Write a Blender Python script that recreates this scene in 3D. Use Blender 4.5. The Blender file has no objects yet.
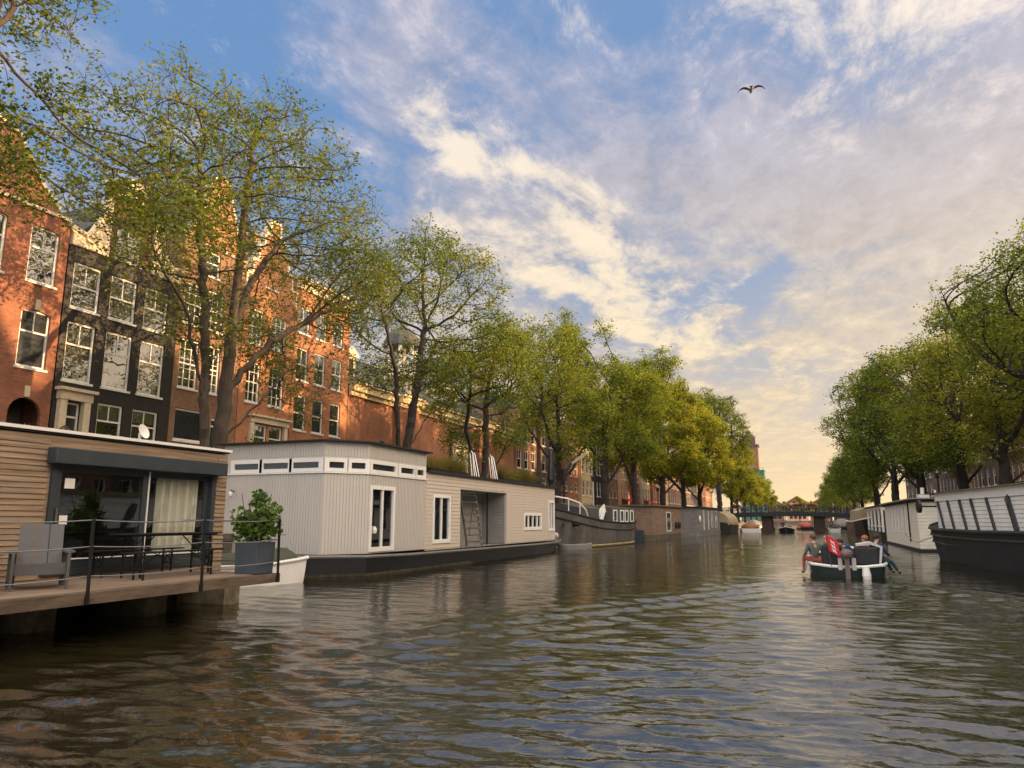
import bpy, math, random
import numpy as np
from mathutils import Vector, Matrix
PI = math.pi
R = math.radians
sc = bpy.context.scene
COL = sc.collection
rng = random.Random(7)

# ------------------------------------------------------------------ helpers
class MB:
    """collects geometry for ONE mesh object"""
    def __init__(s): s.v = []; s.f = []
    def add(s, vs, fs):
        b = len(s.v); s.v += [tuple(map(float, p)) for p in vs]
        s.f += [tuple(b + i for i in f) for f in fs]
    def quad(s, a, b, c, d): s.add([a, b, c, d], [(0, 1, 2, 3)])
    def box(s, x0, x1, y0, y1, z0, z1):
        if x0 > x1: x0, x1 = x1, x0
        if y0 > y1: y0, y1 = y1, y0
        if z0 > z1: z0, z1 = z1, z0
        s.add([(x0,y0,z0),(x1,y0,z0),(x1,y1,z0),(x0,y1,z0),(x0,y0,z1),(x1,y0,z1),(x1,y1,z1),(x0,y1,z1)],
              [(0,3,2,1),(4,5,6,7),(0,1,5,4),(1,2,6,5),(2,3,7,6),(3,0,4,7)])
    def bar(s, a, b, w, h=None, up=(0, 0, 1)):
        """box beam from a to b, width w, height h"""
        h = w if h is None else h
        a = Vector(a); b = Vector(b); d = (b - a)
        if d.length < 1e-6: return
        d.normalize(); u = Vector(up)
        if abs(d.dot(u)) > .98: u = Vector((1, 0, 0))
        r = d.cross(u).normalized(); u = r.cross(d).normalized()
        r *= w / 2; u *= h / 2
        s.add([a-r-u, a+r-u, a+r+u, a-r+u, b-r-u, b+r-u, b+r+u, b-r+u],
              [(0,1,2,3),(7,6,5,4),(0,4,5,1),(1,5,6,2),(2,6,7,3),(3,7,4,0)])
    def tube(s, pts, rad, n=8, cap=True):
        pts = [Vector(p) for p in pts]
        rs = rad if isinstance(rad, (list, tuple)) else [rad] * len(pts)
        b = len(s.v); prev = None
        for i, p in enumerate(pts):
            d = (pts[min(i+1, len(pts)-1)] - pts[max(i-1, 0)]).normalized()
            u = Vector((0, 0, 1)) if abs(d.z) < .9 else Vector((1, 0, 0))
            if prev is not None: u = prev
            r = d.cross(u)
            if r.length < 1e-5: r = d.cross(Vector((0, 1, 0)))
            r.normalize(); u = r.cross(d).normalized(); prev = u
            for k in range(n):
                a = 2*PI*k/n
                s.v.append(tuple(p + (r*math.cos(a) + u*math.sin(a)) * rs[i]))
        for i in range(len(pts)-1):
            for k in range(n):
                s.f.append((b+i*n+k, b+i*n+(k+1) % n, b+(i+1)*n+(k+1) % n, b+(i+1)*n+k))
        if cap:
            s.f.append(tuple(b+k for k in range(n))[::-1])
            e = b+(len(pts)-1)*n; s.f.append(tuple(e+k for k in range(n)))
    def lathe(s, c, prof, n=16):
        """prof = [(radius, z)] around a vertical axis at c"""
        b = len(s.v)
        for r, z in prof:
            for k in range(n):
                a = 2*PI*k/n; s.v.append((c[0]+r*math.cos(a), c[1]+r*math.sin(a), c[2]+z))
        for i in range(len(prof)-1):
            for k in range(n):
                s.f.append((b+i*n+k, b+i*n+(k+1) % n, b+(i+1)*n+(k+1) % n, b+(i+1)*n+k))
        s.f.append(tuple(b+k for k in range(n))[::-1])
        e = b+(len(prof)-1)*n; s.f.append(tuple(e+k for k in range(n)))
    def prism(s, poly, axis, t0, t1):
        """poly = 2D outline; axis 'x': (y,z) extruded in x; 'y': (x,z); 'z': (x,y)"""
        n = len(poly)
        def P(p, t):
            return (t, p[0], p[1]) if axis == 'x' else ((p[0], t, p[1]) if axis == 'y' else (p[0], p[1], t))
        s.add([P(p, t0) for p in poly] + [P(p, t1) for p in poly],
              [tuple(range(n))[::-1], tuple(range(n, 2*n))] + [(i, (i+1) % n, n+(i+1) % n, n+i) for i in range(n)])
    def ball(s, c, r, n=10, m=7):
        rx, ry, rz = r if isinstance(r, (tuple, list)) else (r, r, r)
        b = len(s.v); s.v.append((c[0], c[1], c[2]-rz))
        for i in range(1, m):
            t = -PI/2 + PI*i/m
            for k in range(n):
                a = 2*PI*k/n
                s.v.append((c[0]+rx*math.cos(t)*math.cos(a), c[1]+ry*math.cos(t)*math.sin(a), c[2]+rz*math.sin(t)))
        s.v.append((c[0], c[1], c[2]+rz)); top = len(s.v)-1
        for k in range(n):
            s.f.append((b, b+1+(k+1) % n, b+1+k)); s.f.append((top, top-n+k, top-n+(k+1) % n))
        for i in range(m-2):
            for k in range(n):
                q = b+1+i*n
                s.f.append((q+k, q+(k+1) % n, q+n+(k+1) % n, q+n+k))
    def xf(s, M):
        s.v = [tuple(M @ Vector(p)) for p in s.v]; return s

def obj(name, mb, mat, parent=None, smooth=False, bevel=0):
    me = bpy.data.meshes.new(name)
    me.from_pydata(mb.v, [], mb.f)
    if smooth:
        me.polygons.foreach_set('use_smooth', [True]*len(me.polygons))
    me.update()
    import bmesh
    bm = bmesh.new(); bm.from_mesh(me); bmesh.ops.recalc_face_normals(bm, faces=bm.faces); bm.to_mesh(me); bm.free()
    me.materials.append(mat)
    o = bpy.data.objects.new(name, me); COL.objects.link(o)
    if parent: o.parent = parent
    if bevel:
        m = o.modifiers.new('bevel', 'BEVEL'); m.width = bevel; m.segments = 2; m.limit_method = 'ANGLE'
    return o
def tag(o, label=None, cat=None, group=None, kind=None):
    if label: o['label'] = label
    if cat: o['category'] = cat
    if group: o['group'] = group
    if kind: o['kind'] = kind
    return o
def thing(name, label, cat, loc=(0, 0, 0), rz=0, group=None):
    o = bpy.data.objects.new(name, None); COL.objects.link(o)
    o.location = loc; o.rotation_euler = (0, 0, rz); o.empty_display_size = .2
    return tag(o, label, cat, group)
def struct(name, mb, mat, kind='structure'):
    return tag(obj(name, mb, mat), kind=kind)
def dup(root, loc=None, rz=None, label=None, group=None, scale=None):
    def cp(o, par):
        c = o.copy(); COL.objects.link(c)
        if par: c.parent = par
        for ch in [x for x in bpy.data.objects if x.parent == o]: cp(ch, c)
        return c
    r = cp(root, None)
    if loc is not None: r.location = loc
    if rz is not None: r.rotation_euler = (0, 0, rz)
    if scale is not None: r.scale = scale
    if label: r['label'] = label
    if group: r['group'] = group
    return r

# ------------------------------------------------------------------ materials
def nodes(m):
    m.use_nodes = True; nt = m.node_tree; nt.nodes.clear(); return nt
def N(nt, t, **kw):
    n = nt.nodes.new(t)
    for k, v in kw.items():
        if k.startswith('i_'):
            key = k[2:]; key = int(key) if key.isdigit() else key.replace('_', ' ')
            n.inputs[key].default_value = v
        else: setattr(n, k, v)
    return n
def c4(c): return (c[0], c[1], c[2], 1)
MATS = {}
def mat(name, col, rough=.7, var=.25, scale=2.0, bump=.0, bscale=20, spec=.5, metal=0, dirt=None, stretch=(1, 1, 1)):
    if name in MATS: return MATS[name]
    m = bpy.data.materials.new(name); nt = nodes(m); L = nt.links.new
    out = N(nt, 'ShaderNodeOutputMaterial'); b = N(nt, 'ShaderNodeBsdfPrincipled')
    b.inputs['Roughness'].default_value = rough; b.inputs['Metallic'].default_value = metal
    b.inputs['Specular IOR Level'].default_value = spec
    L(b.outputs[0], out.inputs[0])
    tc = N(nt, 'ShaderNodeTexCoord'); mp = N(nt, 'ShaderNodeMapping'); mp.inputs['Scale'].default_value = stretch
    L(tc.outputs['Object'], mp.inputs[0])
    n = N(nt, 'ShaderNodeTexNoise', i_Scale=scale, i_Detail=6.0, i_Roughness=.65); L(mp.outputs[0], n.inputs['Vector'])
    cr = N(nt, 'ShaderNodeMapRange'); cr.inputs[1].default_value = .3; cr.inputs[2].default_value = .7
    L(n.outputs[0], cr.inputs[0])
    mx = N(nt, 'ShaderNodeMix', data_type='RGBA')
    mx.inputs['A'].default_value = c4([c*(1-var) for c in col])
    mx.inputs['B'].default_value = c4([min(1, c*(1+var)) for c in col]) if dirt is None else c4(dirt)
    L(cr.outputs[0], mx.inputs['Factor']); L(mx.outputs['Result'], b.inputs['Base Color'])
    if bump:
        n2 = N(nt, 'ShaderNodeTexNoise', i_Scale=float(bscale), i_Detail=5.0); L(mp.outputs[0], n2.inputs['Vector'])
        bp = N(nt, 'ShaderNodeBump', i_Strength=bump, i_Distance=.03); L(n2.outputs[0], bp.inputs['Height'])
        L(bp.outputs[0], b.inputs['Normal'])
    MATS[name] = m; return m
def brick(name, c1, c2, mortar, var=.35):
    """brick courses over the wall, plus broad uneven weathering"""
    m = bpy.data.materials.new(name); nt = nodes(m); L = nt.links.new
    out = N(nt, 'ShaderNodeOutputMaterial'); b = N(nt, 'ShaderNodeBsdfPrincipled', i_Roughness=.85)
    L(b.outputs[0], out.inputs[0])
    tc = N(nt, 'ShaderNodeTexCoord'); sp = N(nt, 'ShaderNodeSeparateXYZ'); L(tc.outputs['Object'], sp.inputs[0])
    ad = N(nt, 'ShaderNodeMath', operation='ADD'); L(sp.outputs[0], ad.inputs[0]); L(sp.outputs[1], ad.inputs[1])
    cb = N(nt, 'ShaderNodeCombineXYZ'); L(ad.outputs[0], cb.inputs[0]); L(sp.outputs[2], cb.inputs[1])
    br = N(nt, 'ShaderNodeTexBrick', i_Scale=1.0)
    br.inputs['Color1'].default_value = c4(c1); br.inputs['Color2'].default_value = c4(c2); br.inputs['Mortar'].default_value = c4(mortar)
    br.inputs['Brick Width'].default_value = .22; br.inputs['Row Height'].default_value = .075; br.inputs['Mortar Size'].default_value = .009
    L(cb.outputs[0], br.inputs['Vector'])
    n = N(nt, 'ShaderNodeTexNoise', i_Scale=.7, i_Detail=8.0, i_Roughness=.7); L(tc.outputs['Object'], n.inputs['Vector'])
    mr = N(nt, 'ShaderNodeMapRange'); mr.inputs[1].default_value = .3; mr.inputs[2].default_value = .72
    mr.inputs[3].default_value = 1-var; mr.inputs[4].default_value = 1+var; L(n.outputs[0], mr.inputs[0])
    vm = N(nt, 'ShaderNodeVectorMath', operation='SCALE'); L(br.outputs[0], vm.inputs[0]); L(mr.outputs[0], vm.inputs['Scale'])
    L(vm.outputs[0], b.inputs['Base Color'])
    bp = N(nt, 'ShaderNodeBump', i_Strength=.3, i_Distance=.01, invert=True); L(br.outputs['Fac'], bp.inputs['Height']); L(bp.outputs[0], b.inputs['Normal'])
    return m
def glass(name, tint=(.02, .022, .022), ior=1.9, clear=.75, wob=.03):
    """window glass: fresnel mirror over a partly clear, partly dark body"""
    m = bpy.data.materials.new(name); nt = nodes(m); L = nt.links.new
    out = N(nt, 'ShaderNodeOutputMaterial'); fr = N(nt, 'ShaderNodeFresnel', i_IOR=ior)
    gl = N(nt, 'ShaderNodeBsdfGlossy', i_Roughness=.015); gl.inputs[0].default_value = (1, 1, 1, 1)
    tr = N(nt, 'ShaderNodeBsdfTransparent'); tr.inputs[0].default_value = (.93, .95, .94, 1)
    df = N(nt, 'ShaderNodeBsdfDiffuse'); df.inputs[0].default_value = c4(tint)
    m1 = N(nt, 'ShaderNodeMixShader', i_0=clear); L(df.outputs[0], m1.inputs[1]); L(tr.outputs[0], m1.inputs[2])
    ge = N(nt, 'ShaderNodeNewGeometry'); ff = N(nt, 'ShaderNodeMath', operation='MULTIPLY'); iv = N(nt, 'ShaderNodeMath', operation='SUBTRACT', i_0=1.0); L(ge.outputs['Backfacing'], iv.inputs[1])
    L(fr.outputs[0], ff.inputs[0]); L(iv.outputs[0], ff.inputs[1])
    m2 = N(nt, 'ShaderNodeMixShader'); L(ff.outputs[0], m2.inputs[0]); L(m1.outputs[0], m2.inputs[1]); L(gl.outputs[0], m2.inputs[2])
    tc = N(nt, 'ShaderNodeTexCoord'); n = N(nt, 'ShaderNodeTexNoise', i_Scale=1.3, i_Detail=2.0); L(tc.outputs['Object'], n.inputs['Vector'])
    bp = N(nt, 'ShaderNodeBump', i_Strength=wob*8, i_Distance=.03); L(n.outputs[0], bp.inputs['Height'])
    L(bp.outputs[0], gl.inputs['Normal']); L(m2.outputs[0], out.inputs[0])
    return m
def leafmat(name, a, b, c, trans=.45):
    """a, b, c: dark / middle / yellowish leaf colour; clumps by position, single leaves by island"""
    m = bpy.data.materials.new(name); nt = nodes(m); L = nt.links.new
    out = N(nt, 'ShaderNodeOutputMaterial'); tc = N(nt, 'ShaderNodeTexCoord'); ge = N(nt, 'ShaderNodeNewGeometry')
    n = N(nt, 'ShaderNodeTexNoise', i_Scale=.45, i_Detail=4.0); L(tc.outputs['Object'], n.inputs['Vector'])
    ma = N(nt, 'ShaderNodeMath', operation='MULTIPLY_ADD'); L(ge.outputs['Random Per Island'], ma.inputs[0]); ma.inputs[1].default_value = .4
    L(n.outputs[0], ma.inputs[2])
    cr = N(nt, 'ShaderNodeValToRGB'); e = cr.color_ramp.elements
    e[0].position = .45; e[0].color = c4(a); e[1].position = .95; e[1].color = c4(c)
    x = e.new(.68); x.color = c4(b); L(ma.outputs[0], cr.inputs[0])
    d = N(nt, 'ShaderNodeBsdfDiffuse'); t = N(nt, 'ShaderNodeBsdfTranslucent'); g = N(nt, 'ShaderNodeBsdfGlossy', i_Roughness=.45)
    g.inputs[0].default_value = (.6, .6, .6, 1)
    L(cr.outputs[0], d.inputs[0])
    sc_ = N(nt, 'ShaderNodeVectorMath', operation='MULTIPLY'); L(cr.outputs[0], sc_.inputs[0]); sc_.inputs[1].default_value = (1.5, 1.5, .8)
    L(sc_.outputs[0], t.inputs[0])
    m1 = N(nt, 'ShaderNodeMixShader', i_0=trans); L(d.outputs[0], m1.inputs[1]); L(t.outputs[0], m1.inputs[2])
    m2 = N(nt, 'ShaderNodeMixShader', i_0=.02); L(m1.outputs[0], m2.inputs[1]); L(g.outputs[0], m2.inputs[2])
    L(m2.outputs[0], out.inputs[0]); return m

M_red = brick('brick_red', (.37, .13, .07), (.27, .09, .05), (.25, .16, .11))
M_brown = brick('brick_brown', (.30, .155, .085), (.22, .11, .06), (.20, .15, .11))
M_orange = brick('brick_orange', (.48, .19, .075), (.38, .14, .06), (.30, .2, .13))
M_rust = brick('brick_rust', (.38, .15, .07), (.29, .11, .055), (.26, .17, .12))
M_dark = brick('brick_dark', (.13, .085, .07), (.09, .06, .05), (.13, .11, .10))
M_blackb = mat('painted_black_brick', (.017, .014, .014), .6, .3, 3, .2, 40)
M_cream = mat('cream_stone', (.66, .56, .40), .75, .15, 2, .1, 15)
M_white = mat('white_paint', (.78, .76, .71), .5, .06, 3)
M_peach = mat('peach_plaster', (.66, .40, .25), .8, .12, 1)
M_ochre = mat('ochre_plaster', (.62, .49, .28), .8, .12, 1)
M_slate = mat('slate_roof', (.055, .058, .05), .7, .35, 2.5, .3, 12)
M_tile = mat('clay_roof_tile', (.2, .09, .05), .8, .35, 2.5, .3, 12)
M_winglass = glass('house_window_glass', clear=.6, ior=3.1)
M_farglass = mat('dark_window_glass', (.03, .033, .035), .06, .3, .8, 0, 20, .9)
M_doorglass = glass('sliding_door_glass', ior=2.0, clear=.97, wob=.006)
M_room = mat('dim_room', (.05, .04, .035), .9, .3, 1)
M_curtain = mat('pale_curtain', (.80, .74, .60), .9, .08, 4)
M_doorpaint = mat('dark_green_door', (.02, .035, .028), .4, .2, 2)
M_cobble = mat('brick_paving', (.13, .10, .085), .9, .3, .6, .4, 14)
M_quay = mat('quay_stone', (.12, .10, .085), .9, .4, 1.2, .5, 6)
M_trunk = mat('tree_bark', (.065, .050, .037), .95, .45, 2.5, .8, 10, stretch=(1, 1, .25))
M_barkdark = mat('dark_bark', (.035, .028, .022), .95, .45, 2.5, .8, 10, stretch=(1, 1, .25))
LF_olive = leafmat('leaf_olive', (.06, .10, .018), (.12, .17, .025), (.25, .25, .035))
LF_green = leafmat('leaf_green', (.07, .11, .016), (.145, .19, .022), (.29, .29, .035))
LF_lime = leafmat('leaf_lime', (.09, .12, .016), (.20, .22, .022), (.36, .32, .035))
LF_deep = leafmat('leaf_deep', (.045, .08, .014), (.10, .14, .018), (.24, .26, .028), .4)
LF_far = leafmat('leaf_far', (.045, .065, .018), (.09, .11, .025), (.16, .17, .04))

# ------------------------------------------------------------------ canal line
def xl(y):   # left quay edge
    return -18 if y < 60 else (-18 + 4.2*min(1, (y-60)/75.) if y < 300 else -13.8)
def xr(y):   # right quay edge
    return 11.2
def xfl(y):  # left house fronts
    return -27. if y < 71 else -27. + 4.5*min(1, (y-71)/70.)
QZ = 1.3

# ground sheets beside the canal, with quay walls and kerb stones
g = MB(); w = MB()
ys = [-60, -20, 20, 60, 80, 100, 120, 135, 200, 300, 420]
for a, b in zip(ys[:-1], ys[1:]):
    g.quad((-2500, a, QZ), (xl(a), a, QZ), (xl(b), b, QZ), (-2500, b, QZ))
    w.quad((xl(a), a, -1.5), (xl(b), b, -1.5), (xl(b), b, QZ-.18), (xl(a), a, QZ-.18))
    w.add([(xl(a)-.5, a, QZ+.05), (xl(a)+.06, a, QZ+.05), (xl(b)+.06, b, QZ+.05), (xl(b)-.5, b, QZ+.05),
           (xl(a)-.5, a, QZ-.2), (xl(a)+.06, a, QZ-.2), (xl(b)+.06, b, QZ-.2), (xl(b)-.5, b, QZ-.2)],
          [(0,1,2,3),(1,5,6,2),(4,7,6,5),(0,3,7,4)])
g.quad((-2500, 420, QZ), (2500, 420, QZ), (2500, 3000, QZ), (-2500, 3000, QZ))
g.quad((-2500, -2000, QZ), (-18, -2000, QZ), (-18, -60, QZ), (-2500, -60, QZ))
struct('quayside_ground', g, M_cobble)
struct('quay_wall', w, M_quay)
g = MB(); w = MB()
g.quad((11.2, -2000, QZ), (2500, -2000, QZ), (2500, 420, QZ), (11.2, 420, QZ))
w.box(11.2, 11.5, -60, 420, -1.5, QZ-.18); w.box(11.12, 11.7, -60, 420, QZ-.2, QZ+.05)
struct('quayside_ground', g, M_cobble); struct('quay_wall', w, M_quay)
w = MB(); w.box(-60, 60, 419.6, 420, -1.5, QZ); struct('quay_wall', w, M_quay)
g = MB(); g.quad((-300, -2000, -1.4), (300, -2000, -1.4), (300, 425, -1.4), (-300, 425, -1.4))
struct('canal_bed', g, M_quay)

# ------------------------------------------------------------------ water
def build_water():
    H = 2200.
    az = np.concatenate([np.arange(-70, 45, .13), np.arange(45, 290, 1.5)]); az = np.radians(az)
    rr = [0.6]
    while rr[-1] < 430: rr.append(rr[-1]*(1.02 if rr[-1] < 2 else 1.0045 if rr[-1] < 14 else 1.006 if rr[-1] < 60 else 1.012))
    rr = np.array(rr); na, nr = len(az), len(rr)
    A, RR = np.meshgrid(az, rr); X = RR*np.sin(A); Y = RR*np.cos(A)
    Z = np.zeros_like(X); rs = np.random.RandomState(3)
    cell = RR*np.where(RR < 14, .0045, np.where(RR < 60, .006, .012))
    # low-frequency gust mask
    gust = 1 + .35*np.sin(X*.31+Y*.17+1)*np.sin(Y*.23-X*.11) + .25*np.sin(X*.07-Y*.13+2)
    DX = np.zeros_like(X); DY = np.zeros_like(X)
    for i in range(120):
        lam = .14*(.85/.14)**rs.rand() if i > 8 else rs.uniform(1.2, 2.4)
        th = rs.normal(0, .27) + (PI/2 if rs.rand() < .92 else rs.uniform(-PI, PI))  # mostly travelling along the canal
        k = 2*PI/lam; kx, ky = k*math.cos(th), k*math.sin(th)
        amp = .0022*lam*(1 if i > 8 else .55)*(.6+.8*rs.rand()); ph = rs.rand()*2*PI
        fade = np.clip((lam/cell-2.5)/2.5, 0, 1)
        P = kx*X+ky*Y+ph + .6*np.sin(.37*X*math.sin(th)-.41*Y*math.cos(th)+i)
        a = amp*fade*gust
        Z += a*np.sin(P)
        q = .55*a; DX += q*math.cos(th)*np.cos(P); DY += q*math.sin(th)*np.cos(P)
    # wake of the motorboat: two diverging trains behind its stern
    sx, sy = 1.25, 26.0
    back = sy - Y
    for sgn in (-1, 1):
        u = sgn*(X-sx) - back*.42 - .6
        env = np.exp(-(u/ (1.0+.06*np.clip(back, 0, 99)))**2) * np.clip(back/3, 0, 1) * np.clip((24-back)/10, 0, 1)
        Z += .028*env*np.sin(2*PI*(u*1.0 - back*.18)/1.15)
    X2 = X+DX; Y2 = Y+DY
    co = np.stack([X2, Y2, Z], -1).reshape(-1, 3)
    i = np.arange(nr-1)[:, None]*na; j = np.arange(na)[None, :]; j2 = (j+1) % na
    F = np.stack([i+j, i+j2, i+na+j2, i+na+j], -1).reshape(-1, 4)
    me = bpy.data.meshes.new('canal_water')
    # keep only faces inside the canal corridor (boats sit in it, quays bound it)
    cx = X.reshape(-1)[F].mean(1); cy = Y.reshape(-1)[F].mean(1)
    keep = (cx > -19.5) & (cx < 12.5); F = F[keep]
    nf = len(F)
    me.vertices.add(len(co)); me.vertices.foreach_set('co', co.ravel())
    me.loops.add(nf*4); me.loops.foreach_set('vertex_index', F.ravel())
    me.polygons.add(nf); me.polygons.foreach_set('loop_start', np.arange(nf)*4); me.polygons.foreach_set('loop_total', np.full(nf, 4))
    me.polygons.foreach_set('use_smooth', np.ones(nf, bool))
    me.update(calc_edges=True); me.validate()
    m = bpy.data.materials.new('canal_water'); nt = nodes(m); L = nt.links.new
    out = N(nt, 'ShaderNodeOutputMaterial'); b = N(nt, 'ShaderNodeBsdfPrincipled', i_Roughness=.03, i_IOR=2.4)
    b.inputs['Specular IOR Level'].default_value = .5
    tc = N(nt, 'ShaderNodeTexCoord')
    n0 = N(nt, 'ShaderNodeTexNoise', i_Scale=.12, i_Detail=3.0); L(tc.outputs['Object'], n0.inputs['Vector'])
    mx = N(nt, 'ShaderNodeMix', data_type='RGBA'); mx.inputs['A'].default_value = (.010, .011, .004, 1); mx.inputs['B'].default_value = (.020, .015, .005, 1)
    L(n0.outputs[0], mx.inputs['Factor']); L(mx.outputs['Result'], b.inputs['Base Color'])
    mp = N(nt, 'ShaderNodeMapping'); mp.inputs['Scale'].default_value = (.55, 1, 1); L(tc.outputs['Object'], mp.inputs[0])
    n1 = N(nt, 'ShaderNodeTexNoise', i_Scale=2.2, i_Detail=5.0, i_Roughness=.6, i_Distortion=.4); L(mp.outputs[0], n1.inputs['Vector'])
    bp = N(nt, 'ShaderNodeBump', i_Strength=1.0, i_Distance=.024); L(n1.outputs[0], bp.inputs['Height'])
    n2 = N(nt, 'ShaderNodeTexNoise', i_Scale=9.0, i_Detail=3.0, i_Roughness=.5, i_Distortion=.5); L(mp.outputs[0], n2.inputs['Vector'])
    bq = N(nt, 'ShaderNodeBump', i_Strength=1.0, i_Distance=.007); L(n2.outputs[0], bq.inputs['Height']); L(bp.outputs[0], bq.inputs['Normal']); L(bq.outputs[0], b.inputs['Normal'])
    L(b.outputs[0], out.inputs[0]); me.materials.append(m)
    o = bpy.data.objects.new('canal_water', me); COL.objects.link(o); tag(o, kind='structure')
build_water()

# ------------------------------------------------------------------ houses
def wall_cells(mb, T, a0, a1, z0, z1, ops, depth=.16, arch_n=8):
    """wall sheet a0..a1 x z0..z1 with recessed openings; T(a, z, d) maps to world (d = outward offset)"""
    As = sorted({a0, a1, *[o[0] for o in ops], *[o[1] for o in ops]}); Zs = sorted({z0, z1, *[o[2] for o in ops], *[o[3] for o in ops]})
    As = [a for a in As if a0 <= a <= a1]; Zs = [z for z in Zs if z0 <= z <= z1]
    for i in range(len(As)-1):
        for j in range(len(Zs)-1):
            ca, cz = (As[i]+As[i+1])/2, (Zs[j]+Zs[j+1])/2
            if any(o[0] < ca < o[1] and o[2] < cz < o[3] for o in ops): continue
            mb.quad(T(As[i], Zs[j], 0), T(As[i+1], Zs[j], 0), T(As[i+1], Zs[j+1], 0), T(As[i], Zs[j+1], 0))
    for o in ops:
        a, b, c, d = o[:4]; arch = o[4] if len(o) > 4 else 0
        for p, q in (((a, c), (a, d)), ((b, c), (b, d)), ((a, c), (b, c)), ((a, d), (b, d))):
            mb.quad(T(*p, 0), T(*q, 0), T(*q, -depth), T(*p, -depth))
        if arch:   # spandrels closing the corners above a curved head
            prev = None
            for k in range(arch_n+1):
                t = PI*k/arch_n; aa = (a+b)/2-(b-a)/2*math.cos(t); zz_ = d-arch+arch*math.sin(t)
                if prev:
                    mb.quad(T(prev[0], prev[1], -.004), T(aa, zz_, -.004), T(aa, d, -.004), T(prev[0], d, -.004))
                    mb.quad(T(prev[0], prev[1], -.004), T(aa, zz_, -.004), T(aa, zz_, -depth), T(prev[0], prev[1], -depth))
                prev = (aa, zz_)

def bx(mb, T, a0, a1, z0, z1, d0, d1):
    mb.add([T(a0,z0,d0),T(a1,z0,d0),T(a1,z0,d1),T(a0,z0,d1),T(a0,z1,d0),T(a1,z1,d0),T(a1,z1,d1),T(a0,z1,d1)],
           [(0,3,2,1),(4,5,6,7),(0,1,5,4),(1,2,6,5),(2,3,7,6),(3,0,4,7)])

def window(T, par, a, b, c, d, near=1, cols=2, transom=.55, fmat=None, depth=.10, sill=True, curtain=0, muntin=0, gmat=None, shut=False):
    fmat = fmat or M_white
    f = MB(); w = .085 if near else .10
    e = .004
    bx(f, T, a+e, a+w, c+e, d-e, -depth-.06, -depth+.02); bx(f, T, b-w, b-e, c+e, d-e, -depth-.06, -depth+.02)
    bx(f, T, a+w, b-w, c+e, c+w, -depth-.06, -depth+.018); bx(f, T, a+w, b-w, d-w, d-e, -depth-.06, -depth+.018)
    if transom: 
        z = c+(d-c)*transom; bx(f, T, a+w, b-w, z-.035, z+.035, -depth-.05, -depth+.01)
    for k in range(1, cols):
        q = a+(b-a)*k/cols; bx(f, T, q-.022, q+.022, (c+(d-c)*transom if transom and not muntin else c)+w*.4, d-w, -depth-.045, -depth)
    for k in range(1, muntin):
        z = c+(d-c)*k/muntin
        if abs(z-(c+(d-c)*transom)) > .1: bx(f, T, a+w, b-w, z-.014, z+.014, -depth-.04, -depth-.004)
    fo = obj('window', f, fmat, par)
    p = MB(); bx(p, T, a+w*.6, b-w*.6, c+w*.6, d-w*.6, -depth-.035, -depth-.025)
    obj('pane', p, gmat or (M_winglass if near else M_farglass), fo)
    if near:
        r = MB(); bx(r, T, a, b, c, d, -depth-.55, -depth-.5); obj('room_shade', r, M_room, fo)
        if curtain:
            k = MB(); h0 = d-(d-c)*curtain
            if shut or rng.random() < .5:
                bx(k, T, a+.09, b-.09, h0, d-.08, -depth-.14, -depth-.12)
            else:
                m_ = (b-a)*.3; bx(k, T, a+.08, a+m_, c+.05, d-.08, -depth-.16, -depth-.12); bx(k, T, b-m_, b-.08, c+.05, d-.08, -depth-.16, -depth-.12)
            obj('curtain', k, M_curtain, fo)
    if sill:
        s = MB(); bx(s, T, a-.06, b+.06, c-.09, c+.002, -.10, .07); obj('sill', s, M_white, fo)
    return fo

def tri_gable(half, h, kind):
    """outline of a gable over half-width half, height h (local a from -half..half, z from 0)"""
    if kind == 'neck':
        n = half*.40
        return [(-half, 0), (half, 0), (half*.98, h*.10), (n*1.5, h*.16), (n*1.25, h*.42), (n*1.02, h*.60), (n, h*.80), (n*1.1, h*.82), (0, h), (-n*1.1, h*.82), (-n, h*.80), (-n*1.02, h*.60), (-n*1.25, h*.42), (-n*1.5, h*.16), (-half*.98, h*.10)]
    if kind == 'step':
        p = [(-half, 0), (half, 0)]; k = 5
        for i in range(k):
            x0 = half*(1-i/k); x1 = half*(1-(i+1)/k); z = h*(i+1)/k
            p += [(x0, z), (x1 if i < k-1 else .001, z)]
        q = [(-x, z) for x, z in p[2:]][::-1]
        return p+[(0, h+.3)]+q
    if kind == 'bell':
        p = []
        for i in range(9):
            t = i/8; x = half*(1-.62*(math.sin(t*PI/2)**.8)) if t < .75 else half*.38*(1-(t-.75)*1.1); p.append((x, h*t*.9))
        return p+[(0, h)]+[(-x, z) for x, z in p[::-1]]
    return [(-half, 0), (half, 0), (0, h)]

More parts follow.
